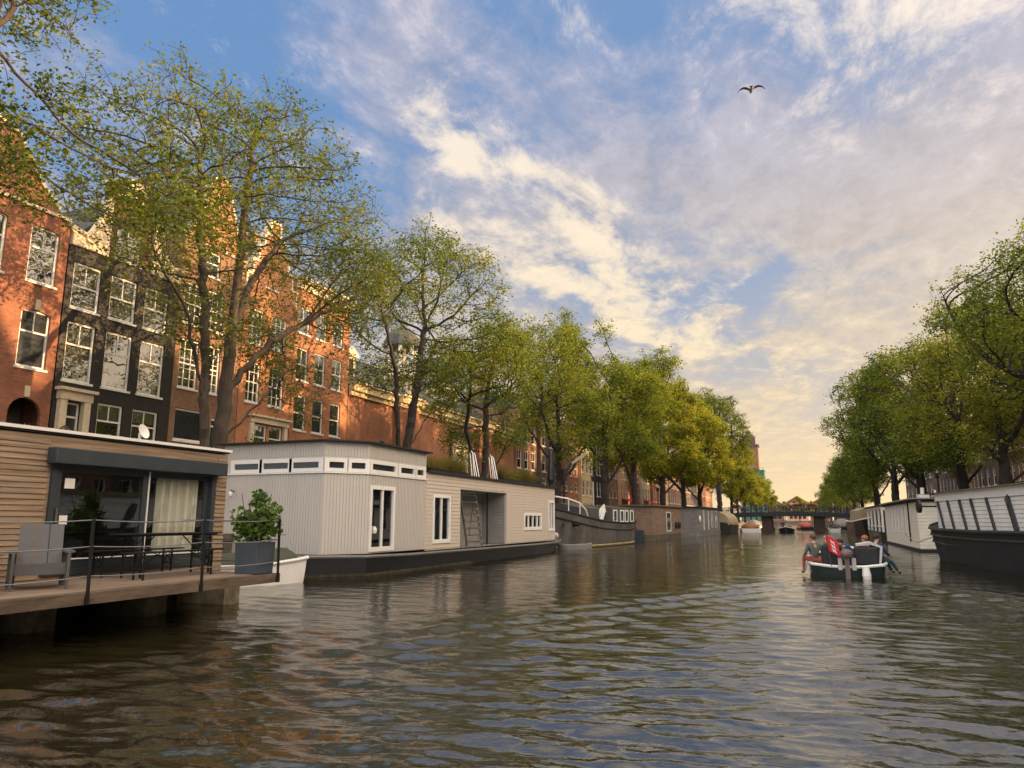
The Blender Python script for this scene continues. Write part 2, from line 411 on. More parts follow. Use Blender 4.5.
def house(label, side, x, y0, y1, ztop, wmat, wins, gable=None, gh=4.5, gmat=None, capmat=None, depth=9, roofm=None, near=False,
          group='canal houses', trim=None, cornice=True, name='canal_house', gz=0, curtains=0, shadow_only=False):
    """wins: list of dict(a,b,c,d, ...) in metres of street length and height; side +1 faces +X"""
    yc = (y0+y1)/2
    root = thing(name, label, 'house', (x, yc, QZ), 0, group)
    T = lambda a, z, d: (side*d, a-yc, z-QZ)
    mb = MB(); ops = [(w['a'], w['b'], w['c'], w['d'], w.get('arch', 0)) for w in wins]
    wall_cells(mb, T, y0, y1, QZ, ztop, ops)
    e = .0
    for yy in (y0, y1):
        mb.quad(T(yy, QZ, 0), T(yy, QZ, -depth), T(yy, ztop, -depth), T(yy, ztop, 0))
    mb.quad(T(y0, QZ, -depth), T(y1, QZ, -depth), T(y1, ztop, -depth), T(y0, ztop, -depth))
    mb.quad(T(y0, ztop, 0), T(y1, ztop, 0), T(y1, ztop, -depth), T(y0, ztop, -depth))
    obj('wall', mb, wmat, root)
    half = (y1-y0)/2
    rm = roofm or M_slate
    if gable:
        pl = tri_gable(half-.02, gh, gable); m = MB()
        m.prism([(p[0], p[1]+ztop-QZ+.002) for p in pl], 'x', side*.0, -side*.35)
        go = obj('gable', m, gmat or wmat, root)
        # stone coping along the outline
        cp_ = MB(); pts = pl[1:]+[pl[0]]
        for p, q in zip(pts[:-1], pts[1:]):
            if math.hypot(p[0]-q[0], p[1]-q[1]) < .03: continue
            cp_.bar((-side*.16, p[0], p[1]+ztop-QZ+.03), (-side*.16, q[0], q[1]+ztop-QZ+.03), .50, .13, up=(0, -(q[1]-p[1]), q[0]-p[0]))
        obj('coping', cp_, capmat or M_cream, go)
        r = MB(); rh = gh*.80 if gable != 'neck' else gh*.72
        pr = [(-half+.02, ztop-QZ), (half-.02, ztop-QZ), (0, ztop-QZ+rh)]
        r.prism(pr, 'x', -side*.36, -side*depth); obj('roof', r, rm, root)
    else:
        if cornice:
            c = MB(); bx(c, T, y0+.02, y1-.02, ztop-.55, ztop-.05, .003, .14); bx(c, T, y0-.03, y1+.03, ztop-.05, ztop+.12, -.2, .42); bx(c, T, y0+.02, y1-.02, ztop-.16, ztop-.053, .14, .26)
            obj('cornice', c, trim or M_cream, root)
        r = MB(); zt = ztop-QZ
        r.add([T(y0+.05, ztop+.01, -.25), T(y1-.05, ztop+.01, -.25), T(y1-.05, ztop+.01, -depth), T(y0+.05, ztop+.01, -depth),
               T(y0+.05, ztop+2.3, -depth*.45), T(y1-.05, ztop+2.3, -depth*.45)], [(0,1,5,4),(2,3,4,5),(1,2,5),(3,0,4),(0,3,2,1)])
        ro = obj('roof', r, rm, root)
        ch = MB(); bx(ch, T, y0+.25, y0+1.0, ztop+1.2, ztop+3.3, -depth*.5, -depth*.4); bx(ch, T, y0+.2, y0+1.05, ztop+3.3, ztop+3.42, -depth*.51, -depth*.39)
        obj('chimney', ch, wmat, ro)
    for w in wins:
        if w.get('door'):
            f = MB(); a, b, c, d = w['a'], w['b'], w['c'], w['d']
            bx(f, T, a+.004, a+.1, c+.004, d-.004, -.2, -.08); bx(f, T, b-.1, b-.004, c+.004, d-.004, -.2, -.08); bx(f, T, a+.1, b-.1, d-.12, d-.004, -.2, -.08)
            bx(f, T, a+.1, b-.1, c+2.15, c+2.23, -.2, -.08)
            do = obj('door', f, M_white, root)
            lf = MB(); bx(lf, T, a+.1, b-.1, c+.01, c+2.15, -.18, -.13)
            for k in (0, 1):
                bx(lf, T, a+.2, b-.2, c+.2+k*1.0, c+.95+k*1.05, -.13, -.115)
            obj('door_leaf', lf, M_doorpaint, do)
            gl = MB(); bx(gl, T, a+.1, b-.1, c+2.23, d-.12, -.17, -.16); obj('pane', gl, M_farglass, do)
            kn = MB(); kn.ball(T(b-.24, c+1.05, -.09), .04); obj('handle', kn, M_metal, do)
        elif w.get('void'):
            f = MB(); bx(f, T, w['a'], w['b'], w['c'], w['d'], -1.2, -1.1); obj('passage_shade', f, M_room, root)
        else:
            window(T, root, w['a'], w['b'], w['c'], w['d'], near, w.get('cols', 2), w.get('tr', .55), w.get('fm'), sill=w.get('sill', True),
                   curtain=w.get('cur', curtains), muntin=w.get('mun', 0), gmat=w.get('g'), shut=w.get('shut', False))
    return root, T
M_metal = mat('dull_steel', (.45, .45, .44), .35, .1, 6, metal=1)
def W(a, b, c, d, **k): return dict(a=a, b=b, c=c, d=d, **k)

# red house, far left
wins = []
for i, (a, b) in enumerate([(18.62, 19.82), (16.5, 17.7), (14.3, 15.5)]):
    wins += [W(a, b, 7.5, 9.75, arch=.18, fm=None, g=M_farglass, cols=2, tr=.62), W(a, b, 10.85, 13.1, arch=.12, cur=.6, shut=True, tr=.62)]
wins += [W(18.55, 19.85, 3.9, 6.35, arch=.6, void=True), W(16.4, 17.7, 4.2, 6.4, door=True), W(14.3, 15.5, 4.3, 6.4)]
rt, T = house('red brick canal house with a round dark doorway, at the left edge', 1, -27, 13.4, 20.2, 13.75, M_red, wins, gable='bell', gh=2.9, near=True, curtains=.4)
for a, b, z in [(18.62, 19.82, 9.77), (16.5, 17.7, 9.77), (14.3, 15.5, 9.77), (18.6, 19.8, 6.38)]:
    k = MB(); bx(k, T, (a+b)/2-.10, (a+b)/2+.10, z, z+.42, .003, .05); obj('keystone', k, M_cream, rt)
bm_ = MB(); bx(bm_, T, 18.6, 19.3, 5.0, 5.12, -.6, -.5); obj('stair_rail', bm_, M_white, rt)

# black house with a neck gable
wins = []
for i, (a, b) in enumerate([(20.55, 21.85), (22.35, 23.7), (24.15, 25.5)]):
    wins += [W(a, b, 7.3, 9.72, cur=.85, shut=(i == 0), tr=.62, cols=2), W(a, b, 10.3, 12.22, cur=.9, shut=True, tr=.5)]
wins += [W(20.75, 21.5, 4.1, 6.45, g=M_farglass, cols=1, tr=.75), W(22.3, 23.55, 5.0, 6.62, cur=.45, shut=True), W(24.05, 25.45, 5.0, 6.6, cur=.35, shut=True)]
rt, T = house('black painted brick canal house with white sashes and a cream-scrolled neck gable', 1, -27, 20.26, 26.05, 12.85, M_blackb, wins, near=True, cornice=False)
# remove the plain roof made above: this house carries a steep roof behind its neck gable
for c_ in [o for o in bpy.data.objects if o.parent == rt and o.name.startswith('roof')]:
    for q in [o for o in bpy.data.objects if o.parent == c_]: bpy.data.objects.remove(q)
    bpy.data.objects.remove(c_)
yc = (20.26+26.05)/2
nk = MB(); wall_cells(nk, T, 22.0, 24.3, 12.85, 16.2, [(22.4, 23.7, 12.98, 14.55, .35)], .16)
for yy in (22.0, 24.3): nk.quad(T(yy, 12.85, 0), T(yy, 12.85, -.5), T(yy, 16.2, -.5), T(yy, 16.2, 0))
nk.quad(T(22.0, 16.2, 0), T(24.3, 16.2, 0), T(24.3, 16.2, -.5), T(22.0, 16.2, -.5))
nk.quad(T(22.0, 12.85, -.5), T(24.3, 12.85, -.5), T(24.3, 16.2, -.5), T(22.0, 16.2, -.5))
nko = obj('neck_gable', nk, brick('brick_umber', (.16, .075, .04), (.12, .055, .03), (.12, .09, .07)), rt)
window(T, nko, 22.4, 23.7, 12.98, 14.55, 1, 2, .5, curtain=.9, shut=True)
for sg, ya, yb in ((-1, 20.3, 22.0), (1, 26.0, 24.3)):
    sc_ = MB()
    pts = [(yb, 12.86), (ya, 12.86), (ya, 13.35), (ya-sg*-.25, 13.6)]
    n_ = 9
    for i in range(n_+1):
        t = i/n_; yy = ya+(yb-ya)*(.28+.62*t); zz_ = 13.45+ (t**1.9)*2.0; pts.append((yy, zz_))
    pts.append((yb, 15.6))
    poly = [(p[0]-yc, p[1]-QZ) for p in pts]
    sc_.prism(poly, 'x', .10, -.22)
    sc_.tube([(.12, yb-yc+sg*(.9-.35*math.cos(t)*(1-t/9)), 13.35-QZ+.33*math.sin(t)*(1-t/9)) for t in [i*.6 for i in range(14)]], .07, 6)
    sc_.tube([(.12, p[0]-yc, p[1]-QZ) for p in pts[3:-1]], .09, 6)
    obj('scroll', sc_, M_cream, nko)
cr = MB(); cr.prism([(21.75-yc, 16.2-QZ), (24.55-yc, 16.2-QZ), (24.55-yc, 16.35-QZ), (23.9-yc, 16.55-QZ), (23.15-yc, 17.0-QZ), (22.4-yc, 16.55-QZ), (21.75-yc, 16.35-QZ)], 'x', .22, -.5)
for i in range(6): cr.ball((.15, 22.3-yc+i*.34, 15.75-QZ+.12*math.sin(i)), (.16, .22, .16), 8, 5)
obj('crest', cr, M_cream, nko)
r = MB(); r.prism([(-2.85, 12.87-QZ), (2.85, 12.87-QZ), (0, 16.1-QZ)], 'x', -.52, -9); obj('roof', r, M_slate, rt)
pt = MB(); bx(pt, T, 20.45, 20.75, 2.8, 6.5, .003, .22); bx(pt, T, 21.5, 21.8, 2.8, 6.5, .003, .22); bx(pt, T, 20.4, 21.85, 6.5, 6.85, .003, .26); bx(pt, T, 20.3, 21.95, 6.85, 6.97, .003, .42)
obj('door_portal', pt, M_cream, rt)

# brown house with the tall bell gable
wins = []
for (a, b) in [(26.4, 27.6), (27.95, 29.05)]:
    wins += [W(a, b, 8.0, 10.4, mun=5, cols=3, tr=.5), W(a, b, 11.15, 13.2, mun=4, cols=3, tr=.5, cur=.5)]
wins += [W(26.4, 28.3, 5.5, 7.0, cols=1, tr=0, g=M_farglass), W(28.7, 29.5, 4.2, 6.8, door=True), W(27.4, 28.6, 13.9, 15.2, cols=2)]
rt, T = house('brown brick canal house with a tall cream-edged gable behind the big tree', 1, -27, 26.08, 30.45, 15.4, M_brown, wins, gable='bell', gh=4.0, near=True, gmat=M_orange)
# orange brick house with the pedimented door
wins = []
for (a, b) in [(31.0, 32.1), (32.85, 34.1)]:
    wins += [W(a, b, 8.0, 10.2, mun=4, cols=3, tr=.5), W(a, b, 11.2, 13.15, mun=4, cols=3, tr=.5, cur=.6)]
wins += [W(31.75, 32.9, 4.6, 6.9, cols=1, tr=.7), W(33.1, 34.2, 4.6, 6.9, cols=1, tr=.7), W(32.1, 33.1, 14.6, 15.9)]
rt, T = house('narrow orange brick canal house with a pointed gable and a cream window portal', 1, -27, 30.5, 34.75, 14.1, M_orange, wins, gable='step', gh=4.4, near=True)
pt = MB(); bx(pt, T, 31.45, 31.72, 4.0, 6.95, .003, .15); bx(pt, T, 34.23, 34.5, 4.0, 6.95, .003, .15); bx(pt, T, 31.4, 34.55, 6.95, 7.25, .003, .2); bx(pt, T, 31.3, 34.65, 7.25, 7.36, .003, .36)
obj('portal', pt, M_cream, rt)
# flat-corniced orange house
wins = []
for (a, b) in [(35.15, 36.25), (36.9, 38.0), (38.7, 39.8)]:
    wins += [W(a, b, 6.95, 9.0, tr=.5, cols=1, g=M_farglass), W(a, b, 9.9, 11.85, tr=.5, cols=2), W(a, b, 12.75, 14.35, tr=.5, cols=2), W(a, b, 4.0, 5.9, tr=.5, cols=2)]
rt, T = house('orange brick canal house with a flat cream cornice, next to the low church', 1, -27, 34.8, 40.6, 15.95, M_orange, wins, near=True)

# long low church building
root = thing('brick_church', 'long low rust-brick church with a cream cornice, dark niche and grey roof', 'church', (-27, 55.8, QZ))
yc = 55.8; T = lambda a, z, d: (d, a-yc, z-QZ)
m = MB(); m.box(-16, 0, 40.65-yc, 71-yc, 0, 9.85-QZ); obj('wall', m, M_rust, root)
for i, yy in enumerate((48.0, 62.5)):
    m = MB(); bx(m, T, yy-1.4, yy+1.4, QZ, 9.85, .004, .5); p = obj('buttress', m, M_rust, root)
m = MB(); bx(m, T, 40.7, 71.0, 9.85, 10.15, .004, .2); bx(m, T, 40.68, 71.05, 10.15, 10.6, .004, .45); bx(m, T, 40.66, 71.1, 10.6, 10.72, -.3, .65)
for yy in (48.0, 62.5): bx(m, T, yy-1.5, yy+1.5, 9.86, 10.14, .2, .62); bx(m, T, yy-1.6, yy+1.6, 10.16, 10.59, .45, .85); bx(m, T, yy-1.65, yy+1.65, 10.61, 10.74, .65, 1.0)
obj('cornice', m, mat('cream_cornice', (.70, .56, .33), .7, .12, 2), root)
m = MB(); m.prism([(-.2, 10.73-QZ), (-15.8, 10.73-QZ), (-8, 15.4-QZ)], 'y', 40.7-yc, 71-yc); ro = obj('roof', m, M_slate, root)
for yy in (44.0, 53.5, 61.0):
    m = MB(); bx(m, T, yy-.7, yy+.7, 11.6, 13.3, -4.4, -2.2); bx(m, T, yy-.85, yy+.85, 13.3, 13.5, -4.6, -2.0)
    m.prism([(yy-.85-yc, 13.5-QZ), (yy+.85-yc, 13.5-QZ), (yy-yc, 14.0-QZ)], 'x', -4.6, -2.0); dm = obj('dormer', m, M_cream, ro)
    g = MB(); bx(g, T, yy-.4, yy+.4, 11.9, 13.1, -2.195, -2.17); obj('pane', g, M_farglass, dm)
m = MB(); bx(m, T, 55.6, 60.0, 9.05, 9.3, .004, .7); bx(m, T, 55.8, 59.8, 8.85, 9.05, .004, .45)
bx(m, T, 55.85, 56.15, 5.5, 8.85, .004, .2); bx(m, T, 59.45, 59.75, 5.5, 8.85, .004, .2); no = obj('niche_hood', m, mat('dark_stone', (.10, .075, .05), .8, .3, 3), root)
m = MB(); wall_cells(m, lambda a, z, d: T(a, z, d+.12), 56.15, 59.45, 5.2, 8.0, [(56.85, 58.75, 5.2, 7.4, .95)], .1); bx(m, T, 56.15, 59.45, 8.0, 8.85, .004, .16)
bx(m, T, 56.5, 59.1, 8.15, 8.7, .16, .2); obj('niche_surround', m, M_cream, root)
m = MB(); m.tube([(.16, 57.8-yc+.95*math.cos(t*PI/10), 6.45-QZ+.95*math.sin(t*PI/10)) for t in range(11)], .09, 6); m.tube([(.16, 57.8-yc+.55*math.cos(t*PI/8), 6.3-QZ+.55*math.sin(t*PI/8)) for t in range(9)], .07, 6); obj('niche_arch', m, M_cream, root)
# lantern tower on the church
t_ = thing('lantern_tower', 'small open white lantern cupola with a dark cap above the church roof', 'cupola', (-37.5, 66.0, 13.8))
m = MB(); m.lathe((0, 0, 0), [(2.2, 0), (2.0, 2.6), (2.3, 2.7), (2.3, 2.95)], 8); obj('base', m, M_cream, t_)
for k in range(8):
    a = k*PI/4+.39; m = MB(); m.tube([(1.6*math.cos(a), 1.6*math.sin(a), 2.9), (1.6*math.cos(a), 1.6*math.sin(a), 5.6)], .2, 6); obj('column', m, M_white, t_)
m = MB(); m.lathe((0, 0, 5.6), [(2.1, 0), (2.1, .3), (1.9, .35), (1.7, 1.1), (1.1, 1.8), (.3, 2.2), (.12, 2.9), (.05, 3.6)], 10); obj('cap', m, M_slate, t_)
m = MB(); m.lathe((0, 0, 2.9), [(.5, 0), (.45, 2.7)], 8); obj('core', m, M_cream, t_)

# further left row, following the bend
specs = [  # y0, y1, top, wall, trim, gable, label
 (71.1, 77.6, 13.4, M_brown, None, 'dark brown brick house with tall cream-framed windows, first one past the church'),
 (77.7, 84.8, 12.8, M_dark, None, 'brown-grey brick house with white sills, second one past the church'),
 (84.9, 91.2, 13.6, M_orange, 'bell', 'orange-pink gabled house behind the mast of the steel barge'),
 (91.3, 97.0, 12.4, M_ochre, None, 'ochre plastered house with narrow paired windows behind the steel barge'),
 (97.1, 101.8, 14.4, M_blackb, None, 'tall near-black house between the ochre and the brown ones'),
 (101.9, 108.4, 13.0, M_brown, 'step', 'stepped-gable brown house behind the slim white street lamp'),
 (108.5, 114.6, 12.2, M_peach, None, 'peach plastered house with red awnings over the street'),
 (114.7, 120.6, 13.8, M_red, 'bell', 'bright red gabled house seen between two trunks above the cabin boat'),
 (120.7, 127.5, 12.4, M_cream, None, 'cream-fronted house with large white windows above the brick-sided houseboat'),
 (127.6, 134.0, 13.6, M_red, None, 'flat-topped dark red house near the left end of the bridge'),
 (134.1, 141.0, 12.8, M_peach, 'neck', 'pinkish neck-gabled house just past the bridge on the left bank'),
 (141.1, 160.0, 13.5, M_brown, None, 'broad brown house past the bridge on the left bank'),
 (160.1, 182.0, 12.5, M_dark, None, 'broad grey-brown house far up the left bank'),
 (182.1, 215.0, 13.5, M_orange, None, 'long orange brick house farthest up the left bank')]
for y0, y1, zt, wm, gb, lb in specs:
    wins = []; n = 3 if y1-y0 < 9 else int((y1-y0)/2.2); u = (y1-y0)/n
    nar = .30 if 'narrow' in lb or 'tall cream' in lb else .27
    z = 7.1 if y0 < 85 else 4.9
    rows = [(2.6, 4.4), (5.2, 6.4)] if z == 7.1 else [(2.4, 3.9)]
    while z+2 < zt-.8: rows.append((z, z+1.95)); z += 2.85
    for i in range(n):
        for (c, d) in rows:
            m_ = y0+u*(i+.5); wins.append(W(m_-u*nar, m_+u*nar, c, d, cols=2, tr=.5))
    house(lb, 1, xfl((y0+y1)/2), y0, y1, zt, wm, wins, gable=gb, gh=3.6, near=False, group='houses of the left bank')
# awnings on the peach house
def awning(x, y0, y1, z, lab):
    m = MB()
    for i in range(6):
        a = y0+(y1-y0)*i/6; b = y0+(y1-y0)*(i+1)/6
        m.prism([(x+.02, z), (x+1.8, z-.75), (x+1.8, z-1.0), (x+1.77, z-1.0), (x+1.77, z-.78), (x+.02, z-.04)], 'y', a+.01, b-.01)
    tag(obj('awning', m, mat('red_canvas', (.45, .03, .03), .8, .15, 3)), lab, 'awning')
awning(xfl(111)+.02, 108.9, 114.0, 5.0, 'red canvas awning on the peach house behind the trees')
awning(xfl(124)+.02, 121.5, 126.5, 5.1, 'red canvas awning on the cream-fronted house behind the trees')

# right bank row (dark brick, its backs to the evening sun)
def rwins(y0, y1, zt, n=3):
    wins = []; u = (y1-y0)/n; z = 2.6; 
    while z+2.1 < zt-.7:
        for i in range(n):
            m_ = y0+u*(i+.5); wins.append(W(m_-u*.25, m_+u*.25, z, z+2.05, cols=2, tr=.5))
        z += 3.05
    return wins
rs_ = [(-14, -7, 13.5), (-7, 0, 14), (0, 6.5, 13), (6.5, 13, 14.2), (13, 20, 13.2), (20, 26, 14.5), (26, 33, 13), (33, 39, 14.2), (39, 46, 13.4), (46, 53, 14.4)]
for i, (y0, y1, zt) in enumerate(rs_):
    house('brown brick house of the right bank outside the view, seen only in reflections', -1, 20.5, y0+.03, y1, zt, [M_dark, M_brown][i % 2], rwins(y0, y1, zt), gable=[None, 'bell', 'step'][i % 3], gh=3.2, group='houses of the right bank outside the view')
rl = [(53, 60.5, 14.0, M_dark, None, 'dark brick house at the right edge above the black-hulled barge'),
      (60.5, 67.5, 13.2, M_dark, 'neck', 'dark brick neck-gabled house right of the nearest right-bank trunk'),
      (67.5, 75, 14.2, M_dark, None, 'grey-brown brick house directly behind the nearest right-bank trunk'),
      (75, 82.5, 13.4, M_dark, None, 'grey-brown house with white window sills between two right-bank trunks'),
      (82.5, 87.2, 14.6, M_rust, 'bell', 'narrow pinkish-brown house glimpsed between the right-bank trees'),
      (87.2, 95, 13.0, M_brown, None, 'brown house hidden behind the leaning right-bank trunk'),
      (95, 104, 13.6, M_dark, 'step', 'stepped-gable dark house behind the white horizontal-board houseboat'),
      (104, 116, 13.2, M_brown, None, 'broad brown house behind the right-bank trees near the bridge'),
      (116, 132, 13.4, M_dark, None, 'broad dark house at the right end of the bridge'),
      (136, 170, 13.2, M_dark, None, 'long dark house past the bridge on the right bank')]
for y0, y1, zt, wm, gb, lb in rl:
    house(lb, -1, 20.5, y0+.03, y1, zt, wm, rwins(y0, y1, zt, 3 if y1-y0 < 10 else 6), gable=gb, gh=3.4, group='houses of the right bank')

# brick tower with green scaffold netting, far away
t_ = thing('church_tower', 'distant brown brick church tower with a dark spire, wrapped in green netting lower down', 'tower', (-18.2, 330, QZ))
m = MB(); m.box(-3.6, 3.6, -3.6, 3.6, 0, 31); obj('shaft', m, M_brown, t_)
m = MB(); m.box(-4.0, 4.0, -4.0, 4.0, 31, 31.8); m.box(-2.6, 2.6, -2.6, 2.6, 31.8, 35); obj('belfry', m, M_dark, t_)
m = MB(); m.lathe((0, 0, 35), [(2.9, 0), (2.9, .5), (2.0, 1.0), (1.1, 1.9), (.5, 2.6), (.12, 3.4)], 8); obj('spire', m, M_slate, t_)
m = MB(); m.box(-4.3, 5.6, -5.0, 5.0, 0, 21)
for k in range(8): m.box(-4.5, 5.8, -5.2, 5.2, 2.4+k*2.6, 2.55+k*2.6)
for k in range(6): m.box(-4.4+k*1.9, -4.2+k*1.9, -5.25, -5.0, 0, 22)
obj('scaffold_netting', m, mat('green_netting', (.06, .18, .15), .9, .3, .8), t_)

# distant low houses closing the view up the canal
for i, (x, wd, h, mt, lb) in enumerate([(-14, 12, 9, M_brown, 'small brown house closing the canal view, left of centre'), (-1, 11, 10, M_peach, 'small peach house closing the canal view in the middle'), (11, 11, 9, M_rust, 'small rust-coloured house closing the canal view, right of centre'), (24, 13, 11, M_dark, 'small dark house closing the canal view at the right')]):
    root = thing('distant_house', lb, 'house', (x, 440, QZ), 0, 'houses closing the view')
    m = MB(); m.box(-wd/2, wd/2, 0, 9, 0, h); obj('wall', m, mt, root)
    m = MB(); m.prism([(-wd/2-.3, h), (wd/2+.3, h), (0, h+3.5)], 'y', -.3, 9.3); obj('roof', m, M_tile, root)
    for a in range(4):
        for b in range(3):
            m = MB(); m.box(-wd/2+1+a*(wd-2)/4+.3, -wd/2+1+(a+1)*(wd-2)/4-.3, -.05, -.01, 1.2+b*2.8, 2.9+b*2.8); obj('window', m, M_farglass, root)

# ------------------------------------------------------------------ boats
def hull(stations, n=7, deck=True):
    """stations: (t, half_top, half_water, z_top, z_bottom); t runs along local Y. returns MB of a closed hull"""
    mb = MB(); rows = []
    for (t, a, b, zt, zb) in stations:
        row = []
        for k in range(n):
            u = k/(n-1); h = b+(a-b)*u**.7; row.append((h, zb+(zt-zb)*u))
        rows.append([(-h, t, z) for h, z in row[::-1]]+[(h, t, z) for h, z in row])
    b0 = 0; m = 2*n
    for r in rows: mb.v += r
    for i in range(len(rows)-1):
        for k in range(m-1):
            mb.f.append((i*m+k, (i+1)*m+k, (i+1)*m+k+1, i*m+k+1))
        if deck: mb.f.append((i*m, i*m+m-1, (i+1)*m+m-1, (i+1)*m))
    mb.f.append(tuple(range(m))); e = (len(rows)-1)*m; mb.f.append(tuple(e+k for k in range(m))[::-1])
    return mb
def rail_on(stations, r, dz=0., out=.02, n=6, closed=False):
    """rubbing strake following the gunwale"""
    L_ = [(-s_[1]-out, s_[0], s_[3]+dz) for s_ in stations]; R_ = [(s_[1]+out, s_[0], s_[3]+dz) for s_ in stations]
    mb = MB(); mb.tube(L_, r, n); mb.tube(R_, r, n)
    return mb, L_, R_

M_cedar = mat('weathered_cedar', (.24, .16, .095), .8, .4, 2.2, .25, 22, stretch=(2, .35, 9), dirt=(.38, .275, .18))
M_deckwood = mat('grey_brown_decking', (.22, .16, .11), .85, .35, 2, .3, 25, stretch=(1, .3, 1))
M_beam = mat('weathered_beam', (.07, .048, .03), .85, .45, 3, .5, 18, stretch=(1, .25, 1), dirt=(.20, .14, .09))
M_conc = mat('stained_concrete', (.14, .115, .07), .9, .5, 3, .4, 14, dirt=(.26, .21, .12))
M_darkhull = mat('dark_hull', (.012, .013, .016), .35, .4, 1.4, .05, 8)
M_anthr = mat('anthracite_frame', (.035, .045, .052), .45, .15, 4)
M_chair = mat('grey_resin_boards', (.085, .082, .082), .65, .12, 6, .1, 30)
M_blackm = mat('black_metal', (.012, .012, .013), .4, .2, 5)
M_wire = mat('steel_wire', (.35, .34, .32), .35, .1, 5, metal=1)
M_planter = mat('slate_blue_planter', (.055, .068, .085), .6, .15, 3)
M_lgrey = mat('warm_grey_boards', (.58, .545, .49), .65, .1, 1.6, .1, 18, stretch=(1.6, 1.6, .2), dirt=(.48, .45, .40))
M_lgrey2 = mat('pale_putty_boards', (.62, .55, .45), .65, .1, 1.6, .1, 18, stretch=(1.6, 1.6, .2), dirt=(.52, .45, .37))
M_roofblack = mat('black_roof_felt', (.02, .019, .018), .85, .3, 2, .2, 12)
M_steel = mat('aluminium', (.62, .61, .58), .3, .08, 6, metal=1)
M_interior = mat('interior_plaster', (.16, .13, .10), .9, .2, 1)
M_grass = leafmat('roof_sedum', (.10, .09, .03), (.17, .15, .045), (.26, .22, .07))

def leaves(n, cx, cy, cz, rx, ry, rz, size, seed, upw=.3, shell=.5):
    """n little two-triangle leaves filling an ellipsoid"""
    r = np.random.RandomState(seed); d = r.normal(size=(n, 3)); d /= np.linalg.norm(d, axis=1)[:, None]
    rad = (shell+(1-shell)*r.rand(n))[:, None]; p = d*rad*np.array([rx, ry, rz])+np.array([cx, cy, cz])
    return leafmesh(p, size, r)
def leafmesh(p, size, r, flat=.5):
    n = len(p); a = r.normal(size=(n, 3)); a[:, 2] *= flat; a /= np.linalg.norm(a, axis=1)[:, None]
    b = r.normal(size=(n, 3)); b -= a*(a*b).sum(1)[:, None]; b /= np.linalg.norm(b, axis=1)[:, None]
    s = size*(.65+.7*r.rand(n))[:, None]; c = np.cross(a, b)*s*.12
    v = np.stack([p-a*s*.5, p+b*s*.30+c, p+a*s*.5, p-b*s*.30+c], 1)
    return v.reshape(-1, 3)
def leafobj(name, V, material, parent=None):
    me = bpy.data.meshes.new(name); nv = len(V); nf = nv//4
    me.vertices.add(nv); me.vertices.foreach_set('co', V.astype(np.float32).ravel())
    me.loops.add(nv); me.loops.foreach_set('vertex_index', np.arange(nv))
    me.polygons.add(nf); me.polygons.foreach_set('loop_start', np.arange(nf)*4); me.polygons.foreach_set('loop_total', np.full(nf, 4))
    me.update(calc_edges=True); me.materials.append(material)
    o = bpy.data.objects.new(name, me); COL.objects.link(o)
    if parent: o.parent = parent
    return o

def battens_v(mb, p0, p1, z0, z1, pitch, d=.012, w=None, ops=()):
    """vertical boards as raised strips between p0 and p1 (xy), broken around openings (s0,s1,z0,z1)"""
    p0 = Vector((*p0, 0)); p1 = Vector((*p1, 0)); L_ = (p1-p0).length; u = (p1-p0)/L_; nrm = Vector((u.y, -u.x, 0)); w = w or pitch*.78
    n = int(L_/pitch)
    for i in range(n):
        s = pitch*(i+.5)*(L_/(n*pitch)); a, b = s-w/2, s+w/2
        iv = [(z0, z1)]
        for o in ops:
            if b > o[0] and a < o[1]:
                iv = [q for (x, y) in iv for q in ((x, min(y, o[2])), (max(x, o[3]), y)) if q[1]-q[0] > .01]
        for (x, y) in iv:
            A, B = p0+u*a, p0+u*b
            mb.add([A+Vector((0,0,x)), B+Vector((0,0,x)), B+nrm*d+Vector((0,0,x)), A+nrm*d+Vector((0,0,x)),
                    A+Vector((0,0,y)), B+Vector((0,0,y)), B+nrm*d+Vector((0,0,y)), A+nrm*d+Vector((0,0,y))],
                   [(0,3,2,1),(4,5,6,7),(0,1,5,4),(1,2,6,5),(2,3,7,6),(3,0,4,7)])
def battens_h(mb, p0, p1, z0, z1, pitch, d=.02, ops=()):
    """horizontal lapped boards"""
    p0 = Vector((*p0, 0)); p1 = Vector((*p1, 0)); L_ = (p1-p0).length; u = (p1-p0)/L_; nrm = Vector((u.y, -u.x, 0))
    n = int(round((z1-z0)/pitch)); h = (z1-z0)/n
    for i in range(n):
        a, b = z0+i*h, z0+(i+1)*h-.012; iv = [(0, L_)]
        for o in ops:
            if b > o[2] and a < o[3]:
                iv = [q for (x, y) in iv for q in ((x, min(y, o[0])), (max(x, o[1]), y)) if q[1]-q[0] > .01]
        for (x, y) in iv:
            A, B = p0+u*x, p0+u*y; za, zb = Vector((0,0,a)), Vector((0,0,b))
            mb.add([A+za, B+za, B+nrm*d+za, A+nrm*d+za, A+zb, B+zb, B+nrm*d*.25+zb, A+nrm*d*.25+zb],
                   [(0,3,2,1),(4,5,6,7),(0,1,5,4),(1,2,6,5),(2,3,7,6),(3,0,4,7)])
def wallT(p0, p1):
    p0 = Vector((*p0, 0)); p1 = Vector((*p1, 0)); u = (p1-p0).normalized(); nrm = Vector((u.y, -u.x, 0))
    return lambda s, z, d: tuple(p0+u*s+nrm*d+Vector((0, 0, z)))
# note on winding: walls run so that the outward normal (u.y, -u.x) points to the water

# ============ wooden houseboat with the terrace (nearest, left)
root = thing('wooden_houseboat', 'brown wood-clad houseboat with a wide glass sliding door and a floating timber terrace', 'houseboat', (0, 0, 0))
wx = -12.3
m = MB(); m.box(-17, wx-.75, -2, 13.6, -.5, .62); obj('pontoon', m, M_darkhull, root)
m = MB()
